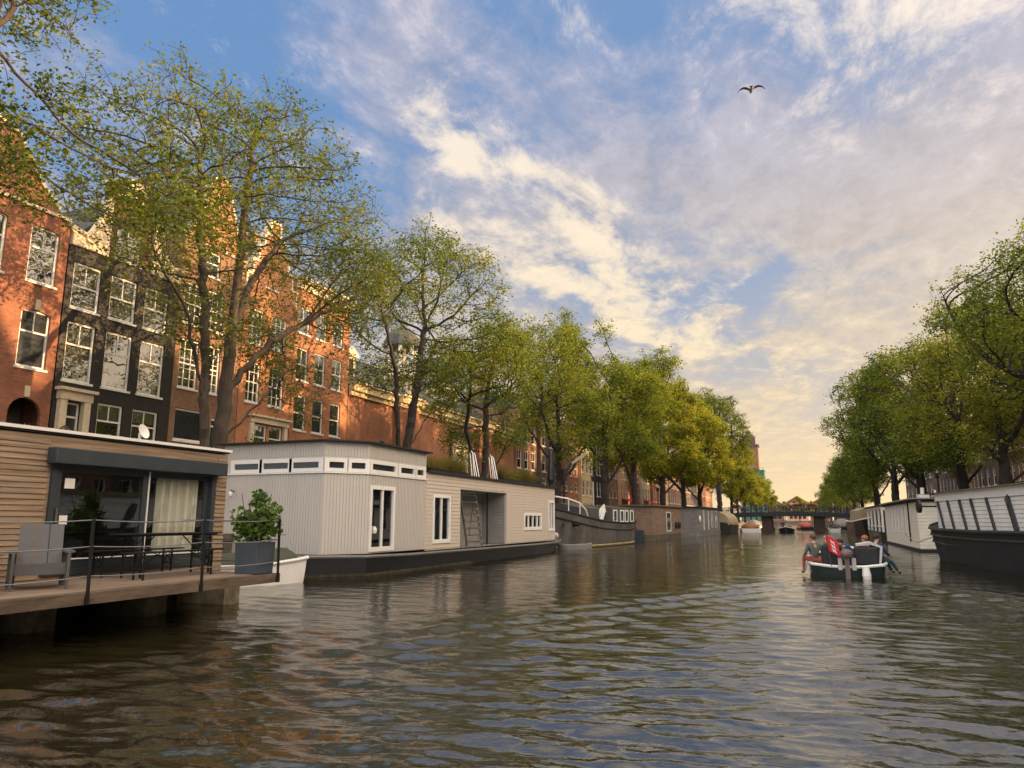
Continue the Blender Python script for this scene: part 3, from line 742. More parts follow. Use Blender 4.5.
# plinth, side walls, wall above/beside the door
T = wallT((wx, -2), (wx, 13.7)); D0, D1, DZ0, DZ1 = 9.35+2, 13.32+2, .84, 2.86
wall_cells(m, T, 0, 15.7, .62, 3.28, [(D0, D1, DZ0, DZ1)], .12)
m.box(-17, wx-.001, 13.66, 13.7, .62, 3.28); m.box(-17, -16.9, -2, 13.7, .62, 3.28); m.box(-17, wx, -2, -1.95, .62, 3.28)
obj('wall', m, M_cedar, root)
m = MB(); battens_h(m, (wx, -2), (wx, 13.7), .70, 3.22, .098, .022, [(D0-.06, D1+.06, DZ0-.2, DZ1+.32)])
battens_h(m, (wx, 13.702), (-17, 13.702), .70, 3.22, .098, .022)
obj('cladding', m, M_cedar, root)
m = MB(); m.box(-17.2, wx+.05, -2.2, 13.70, 3.30, 3.38); ro = obj('roof', m, M_roofblack, root)
m = MB(); m.box(wx+.055, wx+.085, -2.2, 13.74, 3.335, 3.392); m.box(-17.2, wx+.05, 13.705, 13.735, 3.335, 3.392); obj('edge_strip', m, M_white, ro)
r = np.random.RandomState(5); n_ = 5200; V = np.stack([r.uniform(-17, wx-.02, n_), r.uniform(-2, 13.7, n_), 3.39+.05*r.rand(n_)**2], 1)
gr = leafobj('sedum', leafmesh(V, .06, r, 1.5), M_grass, ro); gr['kind'] = 'stuff'
m = MB(); bx(m, T, D0-.12, D1+.12, 2.78, 3.06, .03, .26); obj('awning_box', m, M_anthr, root, bevel=.015)
# sliding door: outer frame, two leaves, sill
m = MB(); bx(m, T, D0, D0+.10, DZ0, DZ1, -.11, .05); bx(m, T, D1-.10, D1, DZ0, DZ1, -.11, .05); bx(m, T, D0+.1, D1-.1, DZ1-.1, DZ1-.002, -.11, .05); bx(m, T, D0+.1, D1-.1, DZ0+.002, DZ0+.1, -.11, .05)
df = obj('sliding_door', m, M_anthr, root)
mid = D0+2.06
for a, b, d in ((D0+.1, mid+.07, .0), (mid-.07, D1-.1, -.06)):
    m = MB(); bx(m, T, a, a+.12, DZ0+.1, DZ1-.1, d-.04, d+.01); bx(m, T, b-.12, b, DZ0+.1, DZ1-.1, d-.04, d+.01)
    bx(m, T, a+.12, b-.12, DZ1-.2, DZ1-.1, d-.04, d+.01); bx(m, T, a+.12, b-.12, DZ0+.1, DZ0+.26, d-.04, d+.01); lf = obj('door_leaf', m, M_anthr, df)
    m = MB(); bx(m, T, a+.12, b-.12, DZ0+.262, DZ0+.285, d+.011, d+.02); bx(m, T, a+.125, b-.125, DZ0+.26, DZ1-.2, d-.02, d-.012); lf2 = obj('pane', m, M_doorglass, df)
m = MB(); bx(m, T, D0+.15, mid-.1, DZ0+.262, DZ0+.285, .012, .035); bx(m, T, mid+.1, D1-.25, DZ0+.262, DZ0+.285, -.048, -.02); bx(m, T, mid+.075, mid+.10, DZ0+.1, DZ1-.1, .01, .03); obj('threshold_strip', m, M_white, df)
m = MB(); bx(m, T, D0+.14, D0+.18, 1.75, 2.0, .012, .05); obj('handle', m, M_steel, df)
for q_ in ((D0+.30, D0+.50, 2.36, 2.54), (D0+.26, D0+.42, 1.72, 1.88)):
    m = MB(); bx(m, T, *q_, -.008, -.002); obj('notice', m, M_white, df)
# room behind
m = MB(); x0, x1, y0, y1 = -16.8, wx-.14, 7.0, 13.6
m.quad((x0, y0, .8), (x1, y0, .8), (x1, y1, .8), (x0, y1, .8)); m.quad((x0, y0, .8), (x0, y1, .8), (x0, y1, 3.2), (x0, y0, 3.2)); m.quad((x0, y0, 3.2), (x1, y0, 3.2), (x1, y1, 3.2), (x0, y1, 3.2))
m.quad((x0, y0, .8), (x1, y0, .8), (x1, y0, 3.2), (x0, y0, 3.2)); m.quad((x0, y1, .8), (x1, y1, .8), (x1, y1, 3.2), (x0, y1, 3.2)); obj('room', m, M_interior, root)
m = MB(); prev = None
for i in range(61):
    s = D1-.30-1.15*i/60; d = -.20+.04*math.sin(i*1.3)+.02*math.sin(i*3.1)
    p = (s, d)
    if prev:
        m.quad(T(prev[0], DZ0+.1, prev[1]), T(p[0], DZ0+.1, p[1]), T(p[0]+.0, DZ1-.1, p[1]*.9), T(prev[0], DZ1-.1, prev[1]*.9))
    prev = p
obj('curtain', m, M_curtain, root, smooth=True)
# terrace
m = MB()
for i in range(17):
    x = -9.86-i*.143; m.box(x-.122, x, -2, 12.38, .72, .775)
tr_ = obj('terrace', m, M_deckwood, root)
m = MB(); m.box(-9.85, -9.68, -2, 12.45, .60, .765); m.box(-12.25, -9.851, 12.385, 12.47, .60, .765); obj('edge_beam', m, M_beam, tr_)
for y in (3.9, 6.25, 8.6, 10.95, 13.0):
    m = MB(); m.box(-13.0, -11.7, y+.2, y+.68, -.5, .53); obj('float', m, M_conc, root)
for y in (1.8, 3.9, 6.0, 8.12, 10.33, 12.35):
    lean = .03
    m = MB(); m.bar((-9.655, y, .60), (-9.655-lean, y+.0, 1.83), .036, .036); m.box(-9.68, -9.64, y-.03, y+.03, .60, .72); obj('rail_post', m, M_blackm, root)
for z in (1.80, 1.42, 1.00):
    m = MB(); pts = []
    for a, b in zip((-2, 1.8, 3.9, 6.0, 8.12, 10.33), (1.8, 3.9, 6.0, 8.12, 10.33, 12.35)):
        for k in range(6):
            t = k/6; pts.append((-9.68, a+(b-a)*t, z-.11*t*(1-t)*1.2))
    pts.append((-9.68, 12.35, z)); pts += [(-10.5, 12.36, z-.02), (-12.2, 12.37, z)]
    m.tube(pts, .009, 5); obj('rail_wire', m, M_wire, root)

# ============ terrace furniture
def adirondack(label, x, y, rz):
    """deep lounge chair; local -Y is the back, faces +Y"""
    t = thing('deck_chair', label, 'chair', (x, y, .776), rz, 'grey lounge chairs on the terrace')
    m = MB()
    for i in range(5): m.box(-.29, .29, -.12+i*.105, -.022+i*.105, .27+.02*i, .295+.02*i)
    m.box(-.33, .33, .42, .445, .22, .385); obj('seat', m, M_chair, t)
    for i in range(3):
        m = MB(); xx = -.30+i*.203
        m.add([(xx, -.13, .24), (xx+.19, -.13, .24), (xx+.19, -.40, .96), (xx, -.40, .96), (xx, -.155, .235), (xx+.19, -.155, .235), (xx+.19, -.425, .95), (xx, -.425, .95)],
              [(0,1,2,3),(7,6,5,4),(0,4,5,1),(1,5,6,2),(2,6,7,3),(3,7,4,0)]); obj('back_slat', m, M_chair, t)
    for s in (-1, 1):
        m = MB(); m.box(s*.30, s*.43, -.35, .50, .535, .56); obj('arm', m, M_chair, t)
        m = MB(); m.box(s*.335, s*.375, .40, .50, 0, .535); obj('leg', m, M_chair, t)
        m = MB(); m.bar((s*.355, -.34, .0), (s*.355, -.32, .535), .035, .11); obj('leg', m, M_chair, t)
        m = MB(); m.bar((s*.32, -.45, .08), (s*.32, .42, .33), .03, .12); obj('side_board', m, M_chair, t)
    return t
ch = adirondack('grey slatted lounge chair facing the water, right one of the two', -11.0, 8.35, R(-125))
dup(ch, (-10.9, 7.1, .776), R(-118), 'grey slatted lounge chair cut by the left edge of the photo')
def xlegs(m, x, y, h, w):
    for s in (-1, 1): m.bar((x+s*w, y, 0), (x+s*w, y, h), .03)
    m.bar((x-w, y, h*.45), (x+w, y, h*.95), .014); m.bar((x+w, y, h*.45), (x-w, y, h*.95), .014); m.bar((x-w, y, h*.42), (x+w, y, h*.42), .02)
t = thing('folding_table', 'long black folding beer table behind the terrace railing', 'table', (-11.25, 11.1, .776), 0)
m = MB()
for i in range(3): m.box(-.25+i*.168, -.09+i*.168, -1.15, 1.15, .76, .785)
m.bar((-.2, -1.05, .745), (-.2, 1.05, .745), .025); m.bar((.2, -1.05, .745), (.2, 1.05, .745), .025); obj('tabletop', m, M_blackm, t)
for y in (-.8, .85):
    m = MB(); xlegs(m, 0, y, .75, .22); m.bar((0, y, .35), (0, y*.4, .74), .016); obj('leg_frame', m, M_blackm, t)
bench = thing('folding_bench', 'black folding bench on the water side of the beer table', 'bench', (-10.75, 10.8, .776), 0, 'folding benches at the beer table')
m = MB(); m.box(-.13, -.005, -1.1, 1.1, .45, .475); m.box(.005, .13, -1.1, 1.1, .45, .475); obj('seat', m, M_blackm, bench)
for y in (-.8, .8):
    m = MB(); xlegs(m, 0, y, .45, .11); m.bar((0, y, .2), (0, y*.45, .44), .014); obj('leg_frame', m, M_blackm, bench)
dup(bench, (-11.95, 11.0, .776), 0, 'black folding bench between the beer table and the glass door')

t = thing('potted_shrub', 'leafy green shrub in a square slate-blue planter at the terrace corner', 'plant', (-10.02, 12.08, .776), 0)
m = MB(); m.add([(-.25,-.25,0),(.25,-.25,0),(.25,.25,0),(-.25,.25,0),(-.27,-.27,.60),(.27,-.27,.60),(.27,.27,.60),(-.27,.27,.60)], [(0,3,2,1),(4,5,6,7),(0,1,5,4),(1,2,6,5),(2,3,7,6),(3,0,4,7)])
obj('planter', m, M_planter, t, bevel=.01)
m = MB(); rr_ = random.Random(2)
for i in range(9):
    a = i*.7; m.tube([(.05*math.cos(a), .05*math.sin(a), .5), (.2*math.cos(a), .2*math.sin(a), .85), (.33*math.cos(a), .33*math.sin(a), 1.15+.2*(i % 3))], [.016, .012, .006], 5)
obj('stem', m, M_trunk, t)
V = np.concatenate([leaves(700, -.03, -.03, .85, .44, .44, .30, .11, 1, shell=.2), leaves(500, .12, .1, 1.12, .36, .4, .28, .11, 2, shell=.1), leaves(200, .0, .05, 1.42, .2, .22, .2, .10, 3, shell=0), leaves(130, -.25, -.2, 1.05, .2, .2, .25, .11, 4, shell=0), leaves(90, .2, .2, .8, .25, .3, .2, .11, 5, shell=0)])
obj_l = leafobj('foliage', V, leafmat('shrub_leaf', (.035, .075, .015), (.09, .16, .03), (.2, .28, .06)), t)

# ============ small white tender under a tarpaulin
t = thing('covered_dinghy', 'small white open boat under a dark green tarpaulin, between the two houseboats', 'boat', (-15.1, 16.95, 0), R(-20))
st = [(-2.2, .55, .35, .62, -.2), (-1.4, .8, .62, .58, -.25), (-.2, .92, .78, .56, -.25), (1.0, .90, .78, .60, -.25), (1.85, .86, .72, .68, -.2), (2.15, .80, .62, .72, -.1)]
obj('hull', hull(st, deck=False), M_white, t, smooth=False)
m, a_, b_ = rail_on(st, .05, .0, .02); m.tube([a_[-1], (0, 2.2, .55), b_[-1]], .06, 6); obj('gunwale', m, M_white, t)
m = MB(); P_ = []
for s_ in st[:5]: P_.append([(x*s_[1]*1.0, s_[0], s_[3]+.05+.28*(1-abs(x)**1.6)) for x in (-1, -.6, -.2, .2, .6, 1)])
for i in range(4):
    for k in range(5): m.quad(P_[i][k], P_[i][k+1], P_[i+1][k+1], P_[i+1][k])
obj('tarpaulin', m, mat('green_tarpaulin', (.05, .055, .035), .7, .3, 3, .4, 5), t, smooth=True)
m = MB(); m.box(-.5, .5, 1.45, 1.75, .3, .36); obj('thwart', m, M_beam, t)
m = MB(); m.ball((-.95, 1.3, .35), (.13, .13, .26), 8, 6); obj('fender', m, M_darkhull, t)

# ============ long grey houseboat
root = thing('grey_houseboat', 'long pale grey clad houseboat with a raised boarded front part and a black hull', 'houseboat', (0, 0, 0))
C0, C1, C2 = (-14.45, 20.55), (-13.5, 21.75), (-13.5, 25.9); CL = (-18.6, 20.55)
ZD, ZT, ZL = .70, 4.36, 3.64
hl = [(-13.3+0, 0, 0)]
m = MB()
pl = [(-18.7, 20.0), (-14.6, 20.1), (-13.28, 21.4), (-13.15, 24), (-13.15, 38), (-13.3, 42.0), (-13.9, 44.6), (-14.9, 46.0), (-17.0, 46.6), (-18.7, 46.0)]
pb = [(-18.5, 20.5), (-14.75, 20.55), (-13.55, 21.8), (-13.45, 24), (-13.45, 38), (-13.7, 41.6), (-14.5, 44.0), (-15.4, 45.4), (-17.0, 45.9), (-18.5, 45.2)]
n_ = len(pl)
zt_ = [.62, .62, .60, .56, .50, .50, .56, .60, .60, .6]
m.add([(p[0], p[1], -.6) for p in pb]+[(p[0], p[1], z) for p, z in zip(pl, zt_)], [tuple(range(n_, 2*n_))]+[(i, (i+1) % n_, n_+(i+1) % n_, n_+i) for i in range(n_)])
obj('hull', m, M_darkhull, root)
m = MB(); pts = [(p[0]+.03, p[1], z+.03) for p, z in zip(pl, zt_)]; m.tube(pts[:9], .055, 6)
pts = [(p[0]*.35+q[0]*.65+.02, p[1]*.35+q[1]*.65, .18) for p, q in zip(pl, pb)]; m.tube(pts[:9], .03, 6); obj('rubbing_strake', m, mat('grey_strake', (.16, .15, .14), .5, .2, 3), root)
m = MB()
for i in range(n_-2):
    f_ = .12; a, b = pb[i], pb[i+1]; q = lambda p, P_, z: (p[0]+(P_[0]-p[0])*z+.012, p[1]+(P_[1]-p[1])*z-.004, -.6+1.2*z)
    m.quad(q(a, pl[i], .44), q(b, pl[i+1], .44), q(b, pl[i+1], .575+.01*(i % 2)), q(a, pl[i], .565))
obj('waterline_weed', m, mat('waterline_weed', (.045, .045, .022), .95, .5, 3, .4, 10, dirt=(.10, .085, .05), stretch=(1, 1, .5)), root)
m = MB()
tallops = [('front', CL, C0), ('corner', C0, C1), ('side', C1, C2)]
bat = MB(); bat2 = MB()
ZB0, ZB1 = 3.34, 3.86     # ribbon window band
HOLE = (368, 398)
def seg(p0, p1, ops):
    Tq = wallT(p0, p1); L_ = math.hypot(p1[0]-p0[0], p1[1]-p0[1])
    wall_cells(m, Tq, 0, L_, ZD, ZT, ops, .06)
    battens_v(bat, p0, p1, ZD, ZB0-.02, .105, .014, None, [(o[0]-.02, o[1]+.02, o[2]-.02, o[3]+.02) for o in ops])
    battens_v(bat, p0, p1, ZB1+.03, ZT-.02, .105, .014)
    return Tq, L_
Tf, Lf = seg(CL, C0, [(.45+i*1.22, .45+i*1.22+1.08, ZB0+.12, ZB1-.14) for i in range(3)])
Tc, Lc = seg(C0, C1, [(.12, .68, ZB0+.12, ZB1-.14), (.88, 1.42, ZB0+.12, ZB1-.14)])
Ts, Ls = seg(C1, C2, [(.12, 1.72, .78, 2.93), (.15, 1.75, ZB0+.12, ZB1-.14), (2.1, 3.15, ZB0+.12, ZB1-.14), (3.35, 3.95, ZB0+.12, ZB1-.14)])
m.box(-18.6, -18.5, 20.6, 25.9, ZD, ZT); m.box(-18.6, -13.502, 25.86, 25.9, ZL, ZT)
m.quad((-18.6, 20.6, ZT), (-14.4, 20.6, ZT), (-13.5, 25.9, ZT), (-18.6, 25.9, ZT))
obj('raised_cabin', m, M_lgrey, root); obj('vertical_boards', bat, M_lgrey, root)
m = MB()
for Tq, L_ in ((Tf, Lf), (Tc, Lc), (Ts, Ls)):
    bx(m, Tq, -.015, L_+.015, ZB0-.02, ZB0+.02, .002, .06); 
obj('band_ledge', m, M_white, root)
def ribbon(Tq, a, b):
    f = MB(); z0, z1 = ZB0+.12, ZB1-.14
    bx(f, Tq, a-.12, a+.03, z0-.09, z1+.1, -.03, .035); bx(f, Tq, b-.03, b+.12, z0-.09, z1+.1, -.03, .035); bx(f, Tq, a+.03, b-.03, z0-.09, z0+.03, -.03, .034); bx(f, Tq, a+.03, b-.03, z1-.03, z1+.1, -.03, .034)
    fo = obj('ribbon_window', f, M_white, root); g_ = MB(); bx(g_, Tq, a+.025, b-.025, z0+.025, z1-.025, -.03, -.02); obj('pane', g_, M_farglass, fo)
for i in range(3): ribbon(Tf, .45+i*1.22, .45+i*1.22+1.08)
ribbon(Tc, .12, .68); ribbon(Tc, .88, 1.42)
for a, b in ((.15, 1.75), (2.1, 3.15), (3.35, 3.95)): ribbon(Ts, a, b)
# flat black roof of the raised part (slightly overhanging, following the corner)
m = MB(); op = [(-18.8, 20.35), (-14.35, 20.35), (-13.3, 21.65), (-13.3, 26.1), (-18.8, 26.1)]; m.prism(op, 'z', ZT+.005, ZT+.055); obj('roof', m, M_roofblack, root)
def tallwin(Tq, a, b, z0, z1, leafn=2, fw=.10, knob=False):
    f = MB(); bx(f, Tq, a-.03, a+fw, z0-.03, z1+.03, -.05, .045); bx(f, Tq, b-fw, b+.03, z0-.03, z1+.03, -.05, .045); bx(f, Tq, a+fw, b-fw, z0-.03, z0+fw*1.2, -.05, .044); bx(f, Tq, a+fw, b-fw, z1-fw, z1+.03, -.05, .044)
    for k in range(1, leafn):
        q = a+(b-a)*k/leafn; bx(f, Tq, q-fw*.42, q+fw*.42, z0+fw, z1-fw, -.04, .03)
    fo = obj('window', f, M_white, root)
    g_ = MB(); bx(g_, Tq, a+fw*.8, b-fw*.8, z0+fw*.8, z1-fw*.8, -.03, -.022); obj('pane', g_, M_doorglass, fo)
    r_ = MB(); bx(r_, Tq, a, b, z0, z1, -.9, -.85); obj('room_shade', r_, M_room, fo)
    return fo
w1 = tallwin(Ts, .12, 1.72, .78, 2.93)
k = MB(); k.lathe((0, 0, 0), [(.02, 0), (.13, .04), (.15, .16), (.10, .26), (.03, .28)], 10); k.xf(Matrix.Translation(Ts(.55, 1.32, -.12))); obj('lamp_globe', k, M_white, w1)
# low part with horizontal boards
E0 = (-13.5, 25.9); E1 = (-13.5, 42.3); Te = wallT(E0, E1); Le = 16.4
ops = [(.62, 2.15, .92, 2.78), (3.2, 8.6, .62, 3.10), (11.1, 13.9, 1.30, 2.15), (15.2, 16.25, 1.2, 2.9)]
m = MB(); wall_cells(m, Te, 0, Le, ZD-.06, ZL, ops, .1)
m.box(-18.6, -13.5, 42.26, 42.3, ZD-.1, ZL); m.box(-18.6, -18.5, 25.9, 42.3, ZD-.1, ZL)
m.quad((-18.6, 25.9, ZL), (-13.5, 25.9, ZL), (-13.5, 42.3, ZL), (-18.6, 42.3, ZL))
obj('low_cabin', m, M_lgrey2, root)
m = MB(); battens_h(m, E0, E1, ZD, ZL-.02, .148, .020, [(o[0]-.03, o[1]+.03, o[2]-.04, o[3]+.02) for o in ops]); battens_h(m, (-13.5, 42.305), (-18.6, 42.305), ZD, ZL-.02, .148, .02); obj('horizontal_boards', m, M_lgrey2, root)
tallwin(Te, .62, 2.15, .92, 2.78); 
tallwin(Te, 15.2, 16.25, 1.2, 2.9, 2, .12); tallwin(Te, 11.1, 13.9, 1.30, 2.15, 4, .12)
m = MB(); m.prism([(-18.8, 25.95), (-13.35, 25.95), (-13.35, 42.45), (-18.8, 42.45)], 'z', ZL+.004, ZL+.075); obj('roof', m, M_roofblack, root)
# porch recess
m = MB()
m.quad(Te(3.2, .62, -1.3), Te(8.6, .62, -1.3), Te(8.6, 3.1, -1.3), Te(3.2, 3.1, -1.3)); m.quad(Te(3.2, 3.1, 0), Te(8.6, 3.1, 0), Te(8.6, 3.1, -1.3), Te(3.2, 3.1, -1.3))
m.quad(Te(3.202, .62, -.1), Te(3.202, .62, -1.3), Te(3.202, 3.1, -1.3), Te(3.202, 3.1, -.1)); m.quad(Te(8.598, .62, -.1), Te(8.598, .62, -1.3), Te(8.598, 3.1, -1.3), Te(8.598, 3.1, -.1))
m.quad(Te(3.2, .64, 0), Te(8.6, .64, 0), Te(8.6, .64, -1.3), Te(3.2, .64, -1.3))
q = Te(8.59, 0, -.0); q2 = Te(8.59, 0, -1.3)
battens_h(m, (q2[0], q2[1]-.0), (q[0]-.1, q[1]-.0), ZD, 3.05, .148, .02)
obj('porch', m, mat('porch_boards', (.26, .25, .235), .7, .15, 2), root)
m = MB(); bx(m, Te, 7.0, 7.06, .66, 3.08, -.4, -.34); obj('porch_pipe', m, M_darkhull, root)
# ladder in the porch up to a roof hatch; its handrails stand above the roof
t = thing('roof_ladder', 'aluminium ladder leaning in the porch of the grey houseboat', 'ladder', (-13.62, 32.3, .66), 0); t.scale = (1, 1.35, 1)
m = MB()
for s in (-1, 1):
    m.bar((.0, s*.62-1.0, 0), (-.45, s*.62-.9, 2.35), .035, .09); m.bar((-.45, s*.62-.9, 2.35), (-.75, s*.62-.9, .4), .03)
m.bar((-.45, -1.55, 2.35), (-.45, -.25, 2.35), .04); obj('rail', m, M_steel, t)
m = MB()
for i in range(8):
    u = i/8+.08; m.bar((-.45*u, -1.62+.1*u, 2.35*u), (-.45*u, -.38+.1*u, 2.35*u), .03, .05)
obj('rung', m, M_steel, t)
t = thing('roof_handrail', 'pair of slanted aluminium handrails above the roof of the grey houseboat', 'handrail', (-14.2, 32.3, ZL+.078), 0)
for y in (-.55, 1.75):
    m = MB()
    m.tube([(.3, y, 0), (.05, y+.05, 1.15), (-.02, y+.07, 1.28), (-.10, y+.08, 1.15), (.05, y+.02, 0)], .028, 6); m.tube([(.3, y+.28, 0), (.05, y+.33, 1.1), (-.02, y+.35, 1.22), (-.10, y+.36, 1.1), (.05, y+.30, 0)], .028, 6)
    obj('rail', m, M_steel, t)
# roof grasses
def grasses(label, x, y, L_, seed, par_loc_z):
    t = thing('grass_planter', label, 'planter', (x, y, par_loc_z), 0, 'planters on the grey houseboat roof')
    m = MB(); m.box(-.25, .25, -L_/2, L_/2, 0, .16); obj('box', m, M_darkhull, t)
    r_ = np.random.RandomState(seed); n = int(L_*380); base = np.stack([r_.uniform(-.24, .24, n), r_.uniform(-L_/2, L_/2, n), np.full(n, .15)], 1)
    d = r_.normal(size=(n, 3))*.22; d[:, 2] = .25+.35*r_.rand(n)*(1+.5*np.sin(base[:, 1]*2.1)); s = np.array([0, 1, 0])*.02
    V = np.stack([base-s, base+s, base+d+s*.3, base+d-s*.3], 1).reshape(-1, 3); leafobj('grass', V, M_grass, t)
grasses('planter of yellowish grass on the grey houseboat roof, left of the handrails', -14.0, 28.6, 3.6, 1, ZL+.076)
grasses('planter of yellowish grass on the grey houseboat roof, right of the handrails', -14.0, 37.4, 5.2, 2, ZL+.076)
# terracotta flue and small roof vent
t = thing('roof_vent', 'small black vent cowl on the raised roof of the grey houseboat', 'vent', (-15.1, 25.2, ZT+.086), 0)
m = MB(); m.box(-.4, .4, -.3, .3, 0, .12); obj('base', m, M_blackm, t)
m = MB(); m.tube([(0, 0, .12), (0, 0, .32)], .05, 8); m.ball((0, 0, .36), (.1, .1, .08)); obj('cowl', m, M_blackm, t)
m = MB(); m.lathe((0, 0, 0), [(.13, 0), (.11, .1), (.09, .5), (.14, .56), (.14, .62)], 10); o = obj('flue_pot', m, mat('terracotta', (.42, .15, .07), .8, .2, 4)); o.location = (-13.9, 26.35, ZL+.076); tag(o, 'terracotta flue pot where the two roofs of the grey houseboat meet', 'flue')
t = thing('wall_lamp', 'small white bulb lamp on the grey boarded wall beside the shrub', 'lamp', Tf(.55, 2.75, .015), 0)
m = MB(); m.tube([(0, 0, 0), (.0, -.16, .06), (.0, -.2, 0)], .018, 5); obj('arm', m, M_blackm, t); m = MB(); m.ball((0, -.2, -.08), (.06, .06, .09)); obj('bulb', m, M_white, t)

# ============ steel barge
root = thing('steel_barge', 'old dark steel barge with a white-railed bow and a glazed wheelhouse aft', 'barge', (-14.9, 53.0, 0), R(-5.5)); root.scale = (1, 1, 1.16)
st = [(-8.2, .15, .05, 2.35, -.1), (-7.6, 1.0, .5, 2.18, -.3), (-6.4, 1.75, 1.3, 1.95, -.5), (-4.5, 2.2, 1.95, 1.70, -.6), (-2, 2.35, 2.2, 1.5, -.6), (2, 2.35, 2.25, 1.36, -.6), (5, 2.3, 2.1, 1.36, -.6), (7, 2.0, 1.6, 1.45, -.5), (8, 1.3, .9, 1.5, -.3)]
M_rusthull = mat('rust_streaked_hull', (.065, .065, .064), .7, .5, 1.3, .35, 5, dirt=(.13, .12, .10), stretch=(1, 1, .5))
ho = obj('hull', hull(st), M_rusthull, root)
m, a_, b_ = rail_on(st, .06, .02); m2, _, _ = rail_on([(s_[0], s_[1]*.99, 0, s_[3]-.42, 0) for s_ in st], .045); m.v, off = m.v, len(m.v); m.add(m2.v, m2.f); obj('strake', m, M_roofblack, root)
m, _, _ = rail_on([(s_[0], s_[2]*1.06+.02, 0, .10, 0) for s_ in st], .07, 0, .05); obj('boot_stripe', m, mat('ochre_stripe', (.30, .24, .10), .8, .4, 3), root)
m = MB()
for sgn in (-1, 1):
    pts = [(sgn*.2, -7.95, 2.9), (sgn*.95, -7.3, 2.85), (sgn*1.6, -6.3, 2.72), (sgn*1.95, -5.2, 2.5), (sgn*2.12, -4.5, 2.1), (sgn*2.15, -4.3, 1.75)]
    m.tube(pts, .045, 6)
    for p, z in (((sgn*.95, -7.3), 2.1), ((sgn*1.6, -6.3), 1.9), ((sgn*1.95, -5.2), 1.8)): m.tube([(p[0], p[1], z), (p[0], p[1], 2.84 if p[1] < -7 else (2.7 if p[1] < -6 else 2.48))], .035, 6)
obj('bow_rail', m, M_white, root)
m = MB(); m.prism([(-1.6, 1.6), (1.6, 1.6), (1.6, 2.25), (0, 2.55), (-1.6, 2.25)], 'y', -4.2, .5); obj('forward_tarpaulin', m, mat('grey_tarpaulin', (.06, .058, .055), .8, .3, 2, .5, 4), root)
m = MB(); m.prism([(-1.9, 1.3), (1.9, 1.3), (1.9, 2.35), (0, 2.5), (-1.9, 2.35)], 'y', 1.2, 7.0); ca = obj('cabin', m, M_rusthull, root)
for i, yy in enumerate((1.6, 3.2, 4.35, 5.7)):
    m = MB(); Tw = wallT((1.905, 1.2), (1.905, 7.0)); a = yy-1.2; 
    bx(m, Tw, a, a+.1, 1.42, 2.2, .0, .05); bx(m, Tw, a+.75, a+.85, 1.42, 2.2, .0, .05); bx(m, Tw, a+.1, a+.75, 1.42, 1.5, 0, .05); bx(m, Tw, a+.1, a+.75, 2.12, 2.2, 0, .05); wo = obj('window', m, M_white, ca)
    m = MB(); bx(m, Tw, a+.1, a+.75, 1.5, 2.12, .004, .02); obj('pane', m, M_farglass, wo)
m = MB(); m.bar((1.5, -.9, 1.7), (1.75, .3, 2.3), .05, .5); m.bar((1.75, -.6, 1.5), (1.8, .0, 2.15), .09, .3); obj('windscreen', m, M_white, root)
for y in (-7.0, -6.0):
    m = MB(); m.tube([(2.2 if y > -6.5 else 1.55, y, 1.3), (1.5, y, 1.28)], .10, 10); obj('porthole', m, M_blackm, root)
# mast with loading boom and a black drum on the foredeck
m = MB(); m.tube([(-.4, -2.2, 1.8), (-.4, -2.2, 4.5)], .09, 8); m.tube([(-.7, -2.2, 3.2), (-.1, -2.2, 3.2)], .04, 6); m.box(-.75, -.25, -2.6, -2.0, 3.9, 4.6); m.bar((-.4, -2.1, 4.4), (.0, -1.2, 5.3), .10, .16); ms = obj('mast', m, M_blackm, root)
m = MB(); m.bar((-.1, -1.5, 5.0), (.55, .0, 5.75), .12, .16); obj('boom', m, mat('pale_boom', (.28, .24, .18), .7, .2, 3), ms)
t = thing('inflatable_tender', 'little grey tender with an outboard, tied under the barge bow', 'boat', (-13.2, 44.9, 0), R(-75))
st2 = [(-.9, .35, .3, .34, -.05), (-.2, .45, .4, .32, -.08), (.8, .40, .3, .36, -.05), (1.2, .12, .06, .44, 0)]
obj('hull', hull(st2), mat('grey_rubber', (.22, .21, .19), .6, .2, 3), t, smooth=True)
m = MB(); m.box(-.12, .12, -1.15, -.9, .2, .62); m.ball((0, -1.05, .85), (.18, .22, .2)); m.box(-.04, .04, -1.15, -1.05, -.2, .25); obj('outboard', m, M_lgrey, t)

